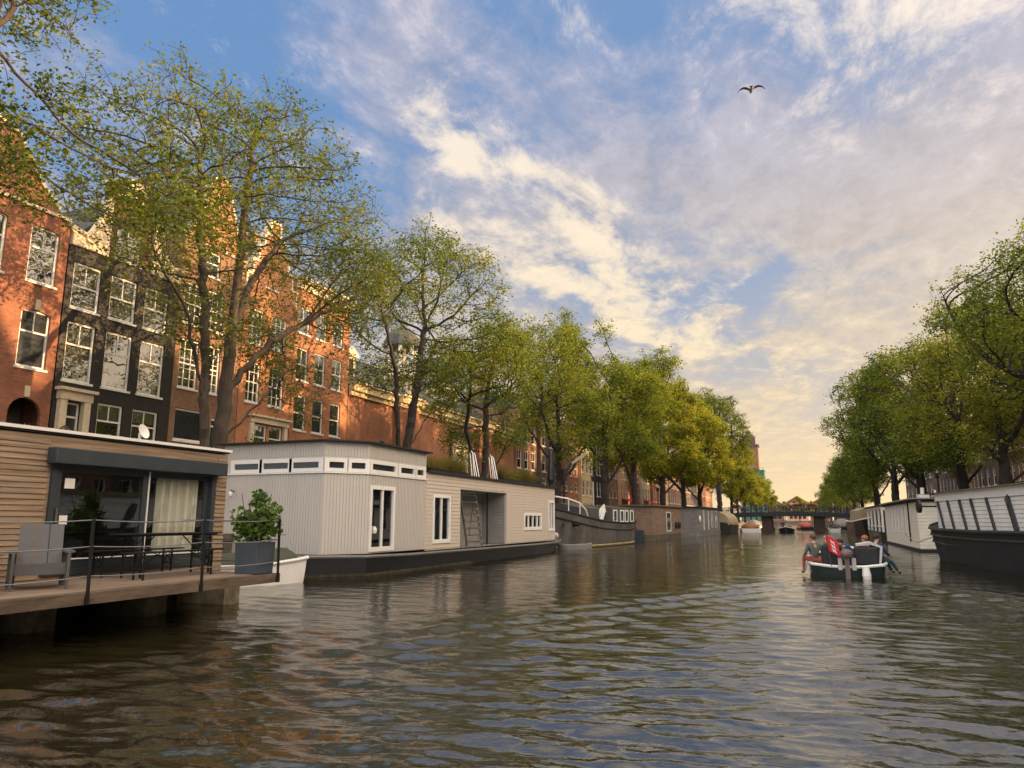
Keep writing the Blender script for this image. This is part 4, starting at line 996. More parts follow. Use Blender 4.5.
# ============ two boxy cabin boats
def cabinboat(label, x, y, rz, L_, Wd, zc, wallm, hullm, winspec, side2=None, roofm=None, slant=0):
    root = thing('cabin_houseboat', label, 'houseboat', (x, y, 0), rz, 'cabin houseboats of the left bank')
    st = [(-L_/2-.3, Wd/2*.9, Wd/2*.8, .55, -.5), (-L_/2+.2, Wd/2+.12, Wd/2, .5, -.5), (L_/2-.4, Wd/2+.12, Wd/2, .5, -.5), (L_/2+.4, Wd/2*.8, Wd/2*.7, .55, -.5)]
    obj('hull', hull(st), hullm, root)
    m = MB(); x0, y0 = Wd/2, L_/2
    m.box(-x0, x0, -y0, y0, .52, zc); cb = obj('cabin', m, wallm, root)
    m = MB(); battens_h(m, (x0, -y0), (x0, y0), .6, zc-.1, .16, .015, [(w_[0]-.02, w_[1]+.02, w_[2]-.02, w_[3]+.02) for w_ in winspec]); battens_h(m, (-x0, -y0), (x0, -y0), .6, zc-.1, .16, .015); obj('cladding', m, side2 or wallm, cb)
    m = MB(); m.box(-x0-.2, x0+.2, -y0-.25, y0+.25, zc+.003, zc+.13); obj('roof', m, roofm or M_roofblack, root)
    Tw = wallT((x0, -y0), (x0, y0))
    for (a, b, c, d) in winspec:
        m = MB(); bx(m, Tw, a, a+.09, c, d, .002, .05); bx(m, Tw, b-.09, b, c, d, .002, .05); bx(m, Tw, a+.09, b-.09, c, c+.09, .002, .05); bx(m, Tw, a+.09, b-.09, d-.09, d, .002, .05); wo = obj('window', m, M_white, cb)
        m = MB(); bx(m, Tw, a+.09, b-.09, c+.09, d-.09, .004, .02); obj('pane', m, M_farglass, wo)
    return root
M_greyb = mat('silver_grey_boards', (.20, .185, .165), .8, .3, 2, .2, 14, stretch=(1, .3, 4))
M_redwood = mat('faded_brown_boards', (.21, .135, .09), .8, .35, 2, .2, 14, stretch=(1, .3, 4))
rt = cabinboat('houseboat with a grey end wall and faded brown side boards', -13.9, 71.3, R(-3.5), 11.5, 4.6, 3.0, M_greyb, mat('weedy_hull', (.10, .085, .055), .9, .5, 2, .3, 6), [(5.2, 7.0, .75, 2.55)], M_redwood, mat('brown_roof_edge', (.12, .085, .06), .8, .2, 2))
m = MB(); m.box(-2.2, 1.6, -7.0, -6.15, -.4, .95); obj('bow_box', m, M_anthr, rt)
for k in range(2):
    m = MB(); m.ball((2.45, 3.2+k*1.4, 1.3), (.12, .35, .35)); obj('fender', m, M_roofblack, rt)
rt = cabinboat('silver-grey boarded houseboat with tall dark shutters, nearer the bridge', -12.2, 92.0, R(-3.5), 14.5, 4.4, 3.15, M_greyb, M_greyb, [(3.0, 3.5, .7, 2.9), (6.0, 6.5, .7, 2.9), (8.2, 9.2, .9, 2.9), (11, 12.2, .9, 2.9)])
m = MB(); m.ball((2.3, -6.8, 1.9), (.12, .4, .4)); obj('life_ring', m, M_white, rt)
t = thing('tarpaulin_barge', 'barge under a rounded beige tarpaulin hood by the left end of the bridge', 'barge', (-10.8, 112.5, 0), R(-3))
obj('hull', hull([(-6, 1.3, .8, 1.5, -.4), (-4, 2.1, 1.7, 1.2, -.4), (3, 2.2, 1.9, 1.1, -.4), (6, 1.5, 1, 1.2, -.4)]), M_roofblack, t)
m = MB(); prof = [(-1.9, 1.1)]+[(-1.9*math.cos(PI*k/8), 1.5+1.5*math.sin(PI*k/8)) for k in range(9)]+[(1.9, 1.1)]; m.prism(prof, 'y', -4.8, 5.0); obj('hood', m, mat('beige_canvas', (.36, .28, .17), .8, .2, 1), t)

# ------------------------------------------------------------------ trees
def grow(seed, starts, blobs, natt=2200, step=.32, di=3.4, dk=.5, iters=90, twig=.8):
    """space colonisation: starts = list of polylines (first begins at the root, others branch off point 0 of theirs)"""
    r = np.random.RandomState(seed)
    c = np.array([b[:3] for b in blobs], float); rad = np.array([b[3] for b in blobs], float)
    w = rad**3; idx = r.choice(len(blobs), natt, p=w/w.sum())
    d = r.normal(size=(natt, 3)); d /= np.linalg.norm(d, axis=1)[:, None]
    att = c[idx]+d*(rad[idx]*(r.rand(natt)**.4))[:, None]
    att[:, 2] = np.maximum(att[:, 2], 3.2)
    P = []; par = []
    def addline(pts, p0):
        last = p0
        for a, b in zip(pts[:-1], pts[1:]):
            a = np.array(a, float); b = np.array(b, float); n = max(1, int(np.linalg.norm(b-a)/step))
            if last is None: P.append(a); par.append(-1); last = 0
            for k in range(1, n+1): P.append(a+(b-a)*k/n+r.normal(size=3)*.03); par.append(last); last = len(P)-1
        return last
    for i, s_ in enumerate(starts):
        if i == 0: addline(s_, None)
        else:
            A = np.array(P); j = int(np.argmin(np.linalg.norm(A-np.array(s_[0], float), axis=1))); addline([A[j]]+list(s_[1:]), j)
    P = [np.array(p) for p in P]
    near = np.full(natt, 1e9); ni = np.zeros(natt, int)
    def upd(a0):
        A = np.array(P[a0:]); D = np.linalg.norm(att[:, None, :]-A[None], axis=2); j = D.argmin(1); m = D[np.arange(len(att)), j]
        better = m < near; near[better] = m[better]; ni[better] = j[better]+a0
    upd(0)
    for it in range(iters):
        ok = (near < di) & (near > dk)
        if not ok.any(): break
        v = att[ok]-np.array(P)[ni[ok]]; v /= np.linalg.norm(v, axis=1)[:, None]
        acc = {}
        for k, n_ in enumerate(ni[ok]): acc.setdefault(n_, []).append(v[k])
        a0 = len(P)
        for n_, vs in acc.items():
            g_ = np.mean(vs, 0)+r.normal(size=3)*.14
            if par[n_] >= 0:
                q = P[n_]-P[par[n_]]; g_ = g_*.75+q/np.linalg.norm(q)*.45
            g_ /= np.linalg.norm(g_); P.append(P[n_]+g_*step); par.append(n_)
        upd(a0)
        if len(P) > 9000: break
    # short leafy side twigs on all the thinner wood
    P = np.array(P); par = np.array(par); n = len(P); cnt = np.ones(n)
    for i in range(n-1, -1, -1):
        if par[i] >= 0: cnt[par[i]] += cnt[i]
    thin_ = np.where((cnt < 26) & (P[:, 2] > 3.4) & (par >= 0))[0]
    k = r.choice([0, 1, 2], len(thin_), p=[.30, .45, .25])+(cnt[thin_] < 3)*1
    src = np.repeat(thin_, k); m = len(src)
    d0 = P[src]-P[par[src]]; d0 /= np.linalg.norm(d0, axis=1)[:, None]
    rv = r.normal(size=(m, 3)); rv /= np.linalg.norm(rv, axis=1)[:, None]; d = d0*.55+rv*.8; d[:, 2] += .12; d /= np.linalg.norm(d, axis=1)[:, None]
    ln = twig*(.6+.8*r.rand(m))[:, None]; last = src; pos = P[src]; allP = [P]; allpar = [par]; tw = []
    for j in range(3):
        d = d+r.normal(size=(m, 3))*.22; d[:, 2] -= .10*j; d /= np.linalg.norm(d, axis=1)[:, None]; pos = pos+d*ln/3
        base_ = sum(len(q) for q in allP); allP.append(pos); allpar.append(last); last = np.arange(base_, base_+m); tw.append(last)
    P = np.concatenate(allP); par = np.concatenate(allpar); tw = np.concatenate(tw); N_ = len(P)
    rad = np.zeros(N_); kids = np.bincount(par[par >= 0], minlength=N_)
    rad[kids == 0] = 1.
    for i in range(N_-1, -1, -1):
        if par[i] >= 0: rad[par[i]] += rad[i]
    rad = rad**(1/1.95)
    return P, par, rad, tw, r
def treemesh(P, par, rad, rtrunk, sides_=5):
    rad = rad*(rtrunk/rad[0]) if rad[0] > 0 else rad
    rad = np.maximum(rad, .008)
    # root flare
    z = P[:, 2]; rad = rad*(1+.35*np.exp(-np.maximum(z-P[0, 2], 0)/.5)*(np.linalg.norm(P[:, :2]-P[0, :2], axis=1) < 1))
    b = np.where(par >= 0)[0]; A = P[par[b]]; B = P[b]; d = B-A; L_ = np.linalg.norm(d, axis=1); d /= L_[:, None]
    u = np.tile([0., 0., 1.], (len(b), 1)); u[np.abs(d[:, 2]) > .9] = [1, 0, 0]
    x = np.cross(d, u); x /= np.linalg.norm(x, axis=1)[:, None]; y = np.cross(x, d)
    ra = np.minimum(rad[par[b]], rad[b]*1.9); rb = rad[b]; a = 2*np.pi*np.arange(sides_)/sides_
    c, s = np.cos(a)[None, :, None], np.sin(a)[None, :, None]
    ring = x[:, None]*c+y[:, None]*s
    V0 = (A-d*ra[:, None]*.25)[:, None]+ring*ra[:, None, None]; V1 = (B+d*rb[:, None]*.25)[:, None]+ring*rb[:, None, None]
    V = np.concatenate([V0, V1], 1).reshape(-1, 3); k = np.arange(sides_); k2 = (k+1) % sides_
    F = (np.arange(len(b))*2*sides_)[:, None, None]+np.stack([k, k2, k2+sides_, k+sides_], 1)[None]
    return V, F.reshape(-1, 4)
def rawmesh(name, V, F, material, parent, smooth=True):
    me = bpy.data.meshes.new(name); nf = len(F)
    me.vertices.add(len(V)); me.vertices.foreach_set('co', V.astype(np.float32).ravel())
    me.loops.add(nf*4); me.loops.foreach_set('vertex_index', F.ravel())
    me.polygons.add(nf); me.polygons.foreach_set('loop_start', np.arange(nf)*4); me.polygons.foreach_set('loop_total', np.full(nf, 4))
    me.polygons.foreach_set('use_smooth', np.full(nf, smooth)); me.update(calc_edges=True); me.materials.append(material)
    o = bpy.data.objects.new(name, me); COL.objects.link(o); o.parent = parent; return o
def crownblobs(seed, cz, rx, ry, rz, n, br, cx=0, cy=0, hollow=.35, zmin=None):
    r = random.Random(seed); out = []
    while len(out) < n:
        x, y, z = [r.uniform(-1, 1) for _ in range(3)]; q = math.sqrt(x*x+y*y+z*z)
        if q > 1 or q < hollow: continue
        if z < -.2 and r.random() < .35: continue
        p = (cx+x*rx, cy+y*ry, cz+z*rz, br*r.uniform(.7, 1.25))
        if zmin and p[2] < zmin: continue
        out.append(p)
    return out
def tree(label, loc, seed, starts, blobs, rtrunk, lm, leaf, per, sig, natt=1500, bark=None, group=None, rz=0, sc_=1, thin=.0, twig=.8, name='elm_tree'):
    t = thing(name, label, 'tree', loc, rz, group); t.scale = (sc_, sc_, sc_)
    P, par, rad, tw, r = grow(seed, starts, blobs, natt, twig=twig)
    V, F = treemesh(P, par, rad, rtrunk); rawmesh('trunk', V, F, bark or M_trunk, t)
    if thin: tw = tw[r.rand(len(tw)) > thin]
    k = r.poisson(per, len(tw)); base = np.repeat(P[tw], k, 0)
    off = r.normal(size=base.shape)*sig; off[:, 2] *= .6
    leafobj('crown', leafmesh(base+off, leaf, r, .45), lm, t)
    return t
G_L = 'trees along the left quay'; G_R = 'trees along the right quay'
# 1: big sparse tree, left; local +Y is the right of the picture
bl = crownblobs(11, 12.0, 4.6, 6.7, 6.6, 64, 1.25, cy=1.1, hollow=.3, zmin=5.0)+crownblobs(12, 9.0, 3.2, 2.6, 3, 7, 1.0, cy=5.9, hollow=.1)+crownblobs(13, 13.0, 3, 2.6, 3.2, 8, 1.1, cy=-3, hollow=.1)
tree('largest and nearest tree, thin-leaved and forked at the base, in front of the black house', (-20, 21.7, QZ), 21,
     [[(0, 0, 0), (0, .1, 3), (0, .25, 6), (.1, .3, 9.5), (.1, .5, 13), (.1, .7, 16)], [(0, 0, .6), (.3, -.9, 3), (.4, -1.3, 5.5), (.3, -1.5, 8), (.2, -1.9, 11.5), (.2, -2.2, 14)], [(0, .2, 5.2), (.5, 2.0, 7.6), (.7, 4.2, 9.0)],
      [(0, .25, 7.5), (-.6, 1.8, 10.0), (-.5, 3.4, 12.5)], [(0.3, -1.1, 4.8), (1.0, -3.0, 7.5), (1, -4.5, 9)], [(0, .1, 3.2), (.6, 1.6, 5.2), (.8, 2.8, 6.6)]],
     bl, .33, LF_olive, .145, 3.4, .19, natt=3600, group=G_L, thin=.1)
# 0: overhanging tree whose trunk stands outside the left edge
bl = crownblobs(31, 13.5, 5.5, 6.2, 6.5, 50, 1.4, cy=1, zmin=6)+crownblobs(32, 9.0, 2.5, 2.2, 2.2, 7, 1.0, cx=1.5, cy=7.2, hollow=0)
tree('tree overhanging from outside the left edge, only its leafy right side in view', (-19, 6.6, QZ), 33,
     [[(0, 0, 0), (0, .1, 4), (.2, .5, 7), (.3, .9, 11)], [(.2, .5, 7), (.2, -2, 9.5)], [(.2, .6, 8), (.5, 3, 11), (.6, 4.5, 13)]],
     bl, .27, LF_deep, .13, 7, .18, natt=2800, group=G_L)
# 2: leaning open tree
bl = crownblobs(41, 11.4, 3.8, 5.6, 5.0, 36, 1.2, cy=2.2, hollow=.3, zmin=6)
tree('open, thin-leaved tree leaning right in front of the church', (-19.6, 34.6, QZ), 43,
     [[(0, 0, 0), (0, .3, 3), (.1, 1.0, 6), (.1, 1.8, 9.5), (.2, 2.1, 11.5)], [(0, .1, 1.8), (.2, -.6, 4.5), (.2, -1.0, 8), (.2, -2, 10)], [(0, .5, 4), (.3, 2.4, 6.2), (.5, 4.6, 7.4)], [(.1, 1.1, 6.5), (-.4, 3.2, 9.0), (-.3, 4.5, 11)]],
     bl, .28, LF_olive, .15, 4.4, .2, natt=2800, bark=M_barkdark, group=G_L, thin=.05)
# 3: low denser tree
bl = crownblobs(51, 9.2, 3.8, 5.0, 4.6, 34, 1.3, hollow=.25, zmin=4.4)
tree('low round green tree behind the aluminium handrails', (-19.4, 45.3, QZ), 53,
     [[(0, 0, 0), (0, .1, 3), (.1, .2, 5.5), (0, .3, 8)], [(0, .1, 2.6), (.3, 2.0, 4.5)], [(0, 0, 2.6), (.2, -1.9, 4.3), (0, -2.8, 6)]],
     bl, .27, LF_green, .16, 5, .2, natt=1500, bark=M_barkdark, group=G_L)
# dense street-tree models
def dense(label, loc, seed, h, rx, ry, lm, group, rz=0, bark=None, per=10, leaf=.2, nb=36, rtrunk=.30, sig=.26, fork=.35, zc=.60, rzk=.42, br=1.5, natt=1500):
    r_ = random.Random(seed); bl = crownblobs(seed, h*zc, rx, ry, h*rzk, nb, br, hollow=.25, zmin=h*.34)
    st = [[(0, 0, 0), (.05, .1, h*.2), (.1, .2, h*.42), (0, .2, h*.65)]]
    for k in range(4):
        a = rz+k*PI/2+r_.uniform(-.5, .5); z0 = h*(.18+.05*k); d_ = rx*.5
        st.append([(0, .1, z0), (d_*.6*math.cos(a), d_*.6*math.sin(a), z0+h*.10), (d_*1.2*math.cos(a), d_*1.2*math.sin(a), z0+h*.24)])
    return tree(label, loc, seed, st, bl, rtrunk, lm, leaf, per, sig, natt=natt, bark=bark or M_barkdark, group=group)
tA = dense('tall green tree rising right behind the end of the grey houseboat', (-19.2, 61, QZ), 61, 17.3, 4.6, 5.2, LF_green, G_L, per=5, leaf=.19)
tB = dense('broad green tree behind the wheelhouse of the steel barge', (-18.2, 73.5, QZ), 71, 20.3, 5.4, 5.8, LF_green, G_L, per=6, leaf=.22, rtrunk=.42)
tC = dense('bright yellow-green tree behind the brown-sided houseboat', (-16.9, 100, QZ), 81, 19.5, 6.0, 6.6, LF_lime, G_L, per=7, leaf=.27, rtrunk=.42)
def cpt(src, label, x, y, rz, s=1., g=G_L, sz=None): return dup(src, (x, y, QZ), R(rz), label, g, (s, s, sz or s))
cpt(tB, 'green tree between the steel barge and the brown-sided houseboat, third from the church', -17.6, 86, 140, 1.0)
cpt(tC, 'yellow-green tree above the silver-grey houseboat', -15.8, 113, 100, .98)
cpt(tC, 'yellow-green tree leaning over the beige tarpaulin barge', -15.0, 124.5, 215, .95)
bl = crownblobs(91, 15, 5, 6.4, 7.0, 30, 1.5, hollow=.45, zmin=8)
tD = tree('tall airy dark tree beside the far brick tower', (-13.6, 142, QZ), 93, [[(0, 0, 0), (0, .2, 6), (.3, .4, 11), (.5, .8, 16)], [(0, .2, 6), (2.0, .8, 9.5), (3.5, 1.0, 11)], [(.2, .3, 9), (-2, -.5, 12)], [(.3, .5, 11), (2.6, 0, 14.5)]],
          bl, .42, LF_deep, .24, 3.6, .25, natt=1300, bark=M_barkdark, group=G_L, sc_=1.12)
for i, (x, y, a, s) in enumerate([(-12.9, 160, 20, .86), (-13, 178, 100, .82), (-13, 200, 200, .8), (-13, 226, 300, .78), (-13, 256, 50, .78), (-13, 292, 150, .76), (-13, 335, 240, .76)]):
    cpt(tC if i % 2 == 0 else tB, ['first', 'second', 'third', 'fourth', 'fifth', 'sixth', 'seventh'][i]+' yellow-green tree past the bridge on the left bank', x, y, a, s)
# right bank
tE = dense('dark spreading tree with a thick straight trunk, nearest full tree on the right', (12.7, 57, QZ), 101, 14.6, 5.6, 5.2, LF_lime, G_R, per=4.2, leaf=.18, rtrunk=.40, nb=36, rzk=.40, zc=.58, natt=2200, sig=.22)
tF = dense('dark tree with a leaning trunk behind the white boarded houseboat', (12.4, 69, QZ), 111, 17.4, 5.8, 6.0, LF_deep, G_R, per=4.6, leaf=.22, rtrunk=.42, nb=34, natt=2200)
cpt(tF, 'dark green tree overhanging the houseboat with the glazed plant porch', 11.6, 84, 130, 1.05, G_R)
cpt(tF, 'dark green tree right of the bridge, over the dark moored boat', 10.9, 101, 250, 1.08, G_R)
cpt(tF, 'dark tree standing closest to the right end of the bridge', 10.4, 118, 20, 1.04, G_R)
bl = crownblobs(121, 9.8, 5.8, 7.0, 3.6, 36, 1.25, hollow=.3, zmin=5.5)
tree('tree overhanging from outside the right edge, with a bare dead twig at its tip', (13.4, 39.5, QZ), 123,
     [[(0, 0, 0), (-.2, .3, 4), (-.5, .9, 6), (-1, 1.5, 9)], [(-.3, .5, 4.5), (-2.2, 2.2, 6.8), (-3.8, 3.6, 8.4), (-4.9, 4.0, 10.2), (-5.6, 4.2, 12.6)], [(-.5, .9, 6), (-1.5, 4, 7.6), (-3, 6.5, 8.6)]],
     bl, .30, LF_green, .15, 5, .2, natt=1800, bark=M_barkdark, group=G_R)
for i, (x, y, a, s) in enumerate([(10.6, 24, 70, .9), (10.6, 8, 170, .9)]):
    cpt(tE, ['tree of the right quay just outside the view', 'tree of the right quay beside the camera, outside the view'][i], x+2.2, y, a, s, G_R)
for i, (x, y, a, s) in enumerate([(10.8, 150, 70, .8), (10.8, 170, 170, .8), (10.8, 195, 10, .8), (10.8, 225, 110, .78), (10.8, 260, 220, .76), (10.8, 300, 320, .76), (10.5, 345, 90, .76)]):
    cpt(tF, ['first', 'second', 'third', 'fourth', 'fifth', 'sixth', 'seventh'][i]+' dark tree past the bridge on the right bank', x, y, a, s, G_R)
for i, (x, s) in enumerate([(-7, .5), (0, .62), (6, .5)]):
    dup(tC, (x, 425, QZ), R(i*70), ['left', 'middle', 'right'][i]+' one of the small round trees closing the canal view', 'trees closing the view', (s, s, s))

# shrub at the foot of the big tree
t = thing('shrub', 'dense green bush at the foot of the big forked tree', 'bush', (-20.3, 23.3, QZ))
leafobj('foliage', np.concatenate([leaves(1800, 0, 0, 1.8, .8, 1.0, 1.6, .13, 7, shell=.3), leaves(700, 0, .6, 3.0, .5, .6, .9, .13, 8, shell=.2)]), LF_green, t)
m = MB()
for i in range(6): m.tube([(.1*math.cos(i), .1*math.sin(i), 0), (.4*math.cos(i), .4*math.sin(i), 1.4), (.5*math.cos(i), .6*math.sin(i), 2.6)], [.04, .03, .01], 5)
obj('stem', m, M_trunk, t)

# ------------------------------------------------------------------ right bank boats
root = thing('black_barge', 'black-hulled barge with a white boarded deckhouse and mossy roof, cut by the right edge', 'barge', (8.95, 29.5, 0), R(7.6)); root.scale = (.84, 1, 1)
st = [(-9, 2.2, 1.6, 1.5, -.5), (-6, 2.65, 2.45, 1.42, -.6), (4, 2.62, 2.4, 1.36, -.6), (8.5, 2.45, 2.1, 1.38, -.6), (11.2, 2.1, 1.5, 1.44, -.55), (12.8, 1.5, .8, 1.54, -.4), (13.7, .8, .3, 1.64, -.2), (14.1, .12, .05, 1.72, 0)]
obj('hull', hull(st), mat('black_tarred_hull', (.010, .010, .012), .7, .45, 1.6, .25, 7, dirt=(.016, .015, .016)), root)
for dz, rr_, of in ((.0, .075, .03), (-.30, .05, .02), (-.62, .035, -.01)):
    m, _, _ = rail_on([(s_[0], s_[1] if dz > -.1 else s_[1]*(1+dz*.06), 0, s_[3]+dz, 0) for s_ in st], rr_, 0, of); obj('strake', m, M_blackm, root)
M_whiteb = mat('white_boards', (.74, .72, .67), .6, .12, 2, .1, 10)
m = MB(); xs, y0, y1 = -2.28, -7.5, 11.0
pl = [(-2.3, y0), (-2.3, 9.2), (-1.75, 10.9), (1.75, 10.9), (2.3, 9.2), (2.3, y0)]
n_ = len(pl); m.add([(p[0], p[1], 1.3) for p in pl]+[(p[0]*.97, p[1]-.05, 2.98) for p in pl], [tuple(range(n_))[::-1], tuple(range(n_, 2*n_))]+[(i, (i+1) % n_, n_+(i+1) % n_, n_+i) for i in range(n_)])
obj('deckhouse', m, M_whiteb, root)
m = MB(); battens_h(m, (-2.3, 9.2), (-2.3, y0), 1.42, 2.62, .15, .02); battens_h(m, (-1.75, 10.9), (-2.3, 9.2), 1.42, 2.62, .15, .02); obj('white_boards', m, M_whiteb, root)
m = MB(); m.box(-2.36, -2.30, y0, 9.1, 2.62, 2.98); m.bar((-2.36, 9.1, 2.8), (-1.8, 10.95, 2.8), .06, .36); m.box(-1.8, 1.8, 10.92, 10.98, 2.62, 2.98); obj('fascia', m, M_white, root)
m = MB(); m.prism([(-2.55, 2.985), (2.55, 2.985), (0, 3.25)], 'y', y0, 11.15); obj('roof', m, mat('mossy_roof', (.10, .085, .035), .95, .5, 2, .5, 8), root)
Tq = wallT((-2.335, 9.2), (-2.335, y0))
for s in [.25, 1.55, 3.0, 4.3, 5.9, 7.8, 9.6, 11.6, 13.6]:
    m = MB(); w_ = .14 if s < 7 else .3
    m.bar(Tq(s+.55, 1.40, .03), Tq(s, 2.62, .03), .07, w_, up=(0, 1, 0)); o = obj('raked_window', m, M_anthr, root)
    m = MB(); m.bar(Tq(s+.55+.02, 1.42, .07), Tq(s+.02, 2.6, .07), .03, w_*.55, up=(0, 1, 0)); obj('pane', m, M_farglass, o)
m = MB(); m.tube([(-2.9, 10.4, 2.42), (-2.75, 10.4, 2.42)], .30, 16); m.tube([(-2.8, 10.4, 2.42), (-1.8, 10.5, 2.42)], .04, 6); obj('black_disc', m, M_blackm, root)
m = MB(); m.tube([(-1.75, 10.95, 2.35), (-1.75, 10.95, 3.2)], .06, 6); obj('stove_pipe', m, M_white, root)
m = MB(); m.tube([(0, 14.1, 1.6), (-.6, 15.6, .9), (-1.0, 17.0, .6), (-1.2, 18.6, 1.0)], .025, 5); obj('mooring_rope', m, mat('rope', (.35, .26, .16), .9, .2, 5), root)

root = thing('white_houseboat', 'cream boarded houseboat with narrow dark side windows and a flat overhanging roof', 'houseboat', (8.75, 57.4, 0))
m = MB(); m.box(-2.5, 2.6, -8.9, 9.5, -.5, .16); obj('pontoon', m, M_roofblack, root)
M_creamb = mat('cream_boards', (.76, .70, .58), .6, .08, 2, .1, 10)
m = MB(); m.box(-2.4, 2.5, -8.6, 9.0, .16, 2.98); obj('cabin', m, M_creamb, root)
m = MB(); ops = [(1.2+i*1.9, 1.9+i*1.9, .95, 2.75) for i in range(5)]
L0 = 17.6
battens_h(m, (-2.4, 9.0), (-2.4, -8.6), .2, 2.85, .19, .022, [(L0-o[1]-4.2, L0-o[0]-4.2, o[2], o[3]) for o in ops]); battens_h(m, (-2.4, -8.6), (2.5, -8.6), .2, 2.85, .19, .022); obj('boards', m, M_creamb, root)
Tq = wallT((-2.4, 9.0), (-2.4, -8.6))
for o_ in ops:
    a, b = L0-o_[1]-4.2, L0-o_[0]-4.2
    m = MB(); bx(m, Tq, a, a+.07, .95, 2.75, .002, .05); bx(m, Tq, b-.07, b, .95, 2.75, .002, .05); bx(m, Tq, a+.07, b-.07, .95, 1.02, .002, .05); bx(m, Tq, a+.07, b-.07, 2.68, 2.75, .002, .05); wo = obj('window', m, M_white, root)
    m = MB(); bx(m, Tq, a+.07, b-.07, 1.02, 2.68, .004, .02); obj('pane', m, M_farglass, wo)
m = MB(); bx(m, Tq, 14.1, 14.2, .5, 2.9, .03, .1); obj('downpipe', m, M_blackm, root)
m = MB(); m.box(-2.75, 2.8, -8.9, 9.4, 2.985, 3.06); ro = obj('roof', m, mat('grey_roof_edge', (.25, .24, .22), .7, .2, 2), root); m = MB(); m.box(-2.55, 2.6, -8.75, 9.2, 2.84, 2.98); obj('fascia', m, M_roofblack, ro)
m = MB(); m.box(-1.2, -.6, -1, .4, 3.065, 3.5); m.tube([(-.9, -.3, 3.5), (-.9, -.3, 3.95)], .12, 8); m.box(-.3, .4, -6.5, -5.8, 3.065, 3.4); obj('roof_locker', m, M_white, ro)

root = thing('glazed_porch_boat', 'low dark houseboat with a white-framed glazed porch full of plants', 'houseboat', (8.6, 77.5, 0))
obj('hull', hull([(-8.5, 1.9, 1.6, .75, -.4), (-6, 2.3, 2.1, .8, -.4), (6, 2.3, 2.1, .85, -.4), (10, 1.6, 1.1, 1.1, -.4)]), M_darkhull, root)
m = MB(); m.box(-1.4, 2.0, -6.5, 7.5, .8, 2.6); obj('cabin', m, M_greyb, root)
m = MB()
for y in (-7.6, -4.5, -1.0, 2.6, 6.2): m.bar((-2.15, y, .8), (-2.15, y, 2.85), .16)
m.bar((-2.15, -7.6, 2.85), (-2.15, 6.2, 2.85), .14, .18); m.bar((-2.15, -7.6, 1.25), (-2.15, 6.2, 1.25), .08); m.bar((-2.15, -7.6, 2.85), (1.9, -7.6, 2.85), .14, .18); m.bar((1.9, -7.6, .8), (1.9, -7.6, 2.85), .16); obj('porch_frame', m, M_white, root)
m = MB(); m.box(-2.35, 2.2, -7.8, 7.8, 2.95, 3.06); obj('roof', m, M_roofblack, root)
t = thing('porch_plants', 'leafy pale-green plants in the glazed porch of the low dark houseboat', 'plant', (6.75, 77, .82))
leafobj('foliage', np.concatenate([leaves(900, 0, y, .95, .22, 1.3, .75, .17, 40+i, shell=.1) for i, y in enumerate((-5.8, -2.6, 1.0, 4.2))]), LF_lime, t)
m = MB()
for y in (-5.8, -2.6, 1.0, 4.2): m.box(-.2, .2, y-1.2, y+1.2, 0, .3)
obj('trough', m, M_planter, t)

t = thing('moored_launch', 'dark moored launch with a white gunwale stripe, right of the bridge', 'boat', (8.3, 108, 0), R(4))
st = [(-8, .8, .4, 2.1, -.2), (-6.5, 1.7, 1.1, 1.85, -.4), (-2, 2.1, 1.8, 1.6, -.5), (5, 2.1, 1.8, 1.6, -.5), (8, 1.4, 1, 1.7, -.3)]
obj('hull', hull(st), M_darkhull, t); m, _, _ = rail_on(st, .09, .02); obj('gunwale', m, M_white, t)
m = MB(); m.prism([(-1.6, 1.7), (1.6, 1.7), (1.5, 3.0), (.6, 3.4), (-.6, 3.4), (-1.5, 3.0)], 'y', -4.2, 4.5); obj('canvas_hood', m, mat('beige_canvas', (.36, .28, .17), .8, .2, 1), t)

# ------------------------------------------------------------------ bridge
root = thing('canal_bridge', 'low dark iron bridge on two brick piers across the canal', 'bridge', (-2, 134, 0))
m = MB(); nx = 24
def bz(x): return 3.05-.55*((x)/13.5)**2
for i in range(nx):
    a = -13.6+27.2*i/nx; b = -13.6+27.2*(i+1)/nx
    m.add([(a, -4, bz(a)-.62), (b, -4, bz(b)-.62), (b, 4, bz(b)-.62), (a, 4, bz(a)-.62), (a, -4, bz(a)), (b, -4, bz(b)), (b, 4, bz(b)), (a, 4, bz(a))], [(0,3,2,1),(4,5,6,7),(0,1,5,4),(2,3,7,6)])
obj('deck', m, mat('dark_iron', (.022, .024, .024), .6, .3, 2), root)
for x in (-3.1, 4.95):
    m = MB(); m.box(x-.8, x+.8, -3.6, 3.6, -1, bz(x)-.63); m.box(x-1.0, x+1.0, -3.9, 3.9, -1, .5); obj('pier', m, mat('dark_pier', (.06, .04, .03), .9, .4, 2, .3, 8), root)
for sy in (-3.9, 3.9):
    m = MB()
    for i in range(61):
        x = -13.5+27*i/60; m.bar((x, sy, bz(x)), (x, sy, bz(x)+1.05), .05 if i % 5 else .12)
    for dz_ in (.12, .6, 1.05):
        m.tube([(-13.5+27*i/20, sy, bz(-13.5+27*i/20)+dz_) for i in range(21)], .035, 5)
    obj('railing', m, M_blackm, root)
m = MB()
for (x0, x1, z0, z1) in ((-40, -15.55, QZ, 2.55), (11.55, 34, 2.55, QZ)):
    m.add([(x0, 130, 0), (x1, 130, 0), (x1, 138, 0), (x0, 138, 0), (x0, 130, z0+.004), (x1, 130, z1), (x1, 138, z1), (x0, 138, z0+.004)], [(0,3,2,1),(4,5,6,7),(0,1,5,4),(1,2,6,5),(2,3,7,6),(3,0,4,7)])
struct('bridge_ramp', m, M_cobble)

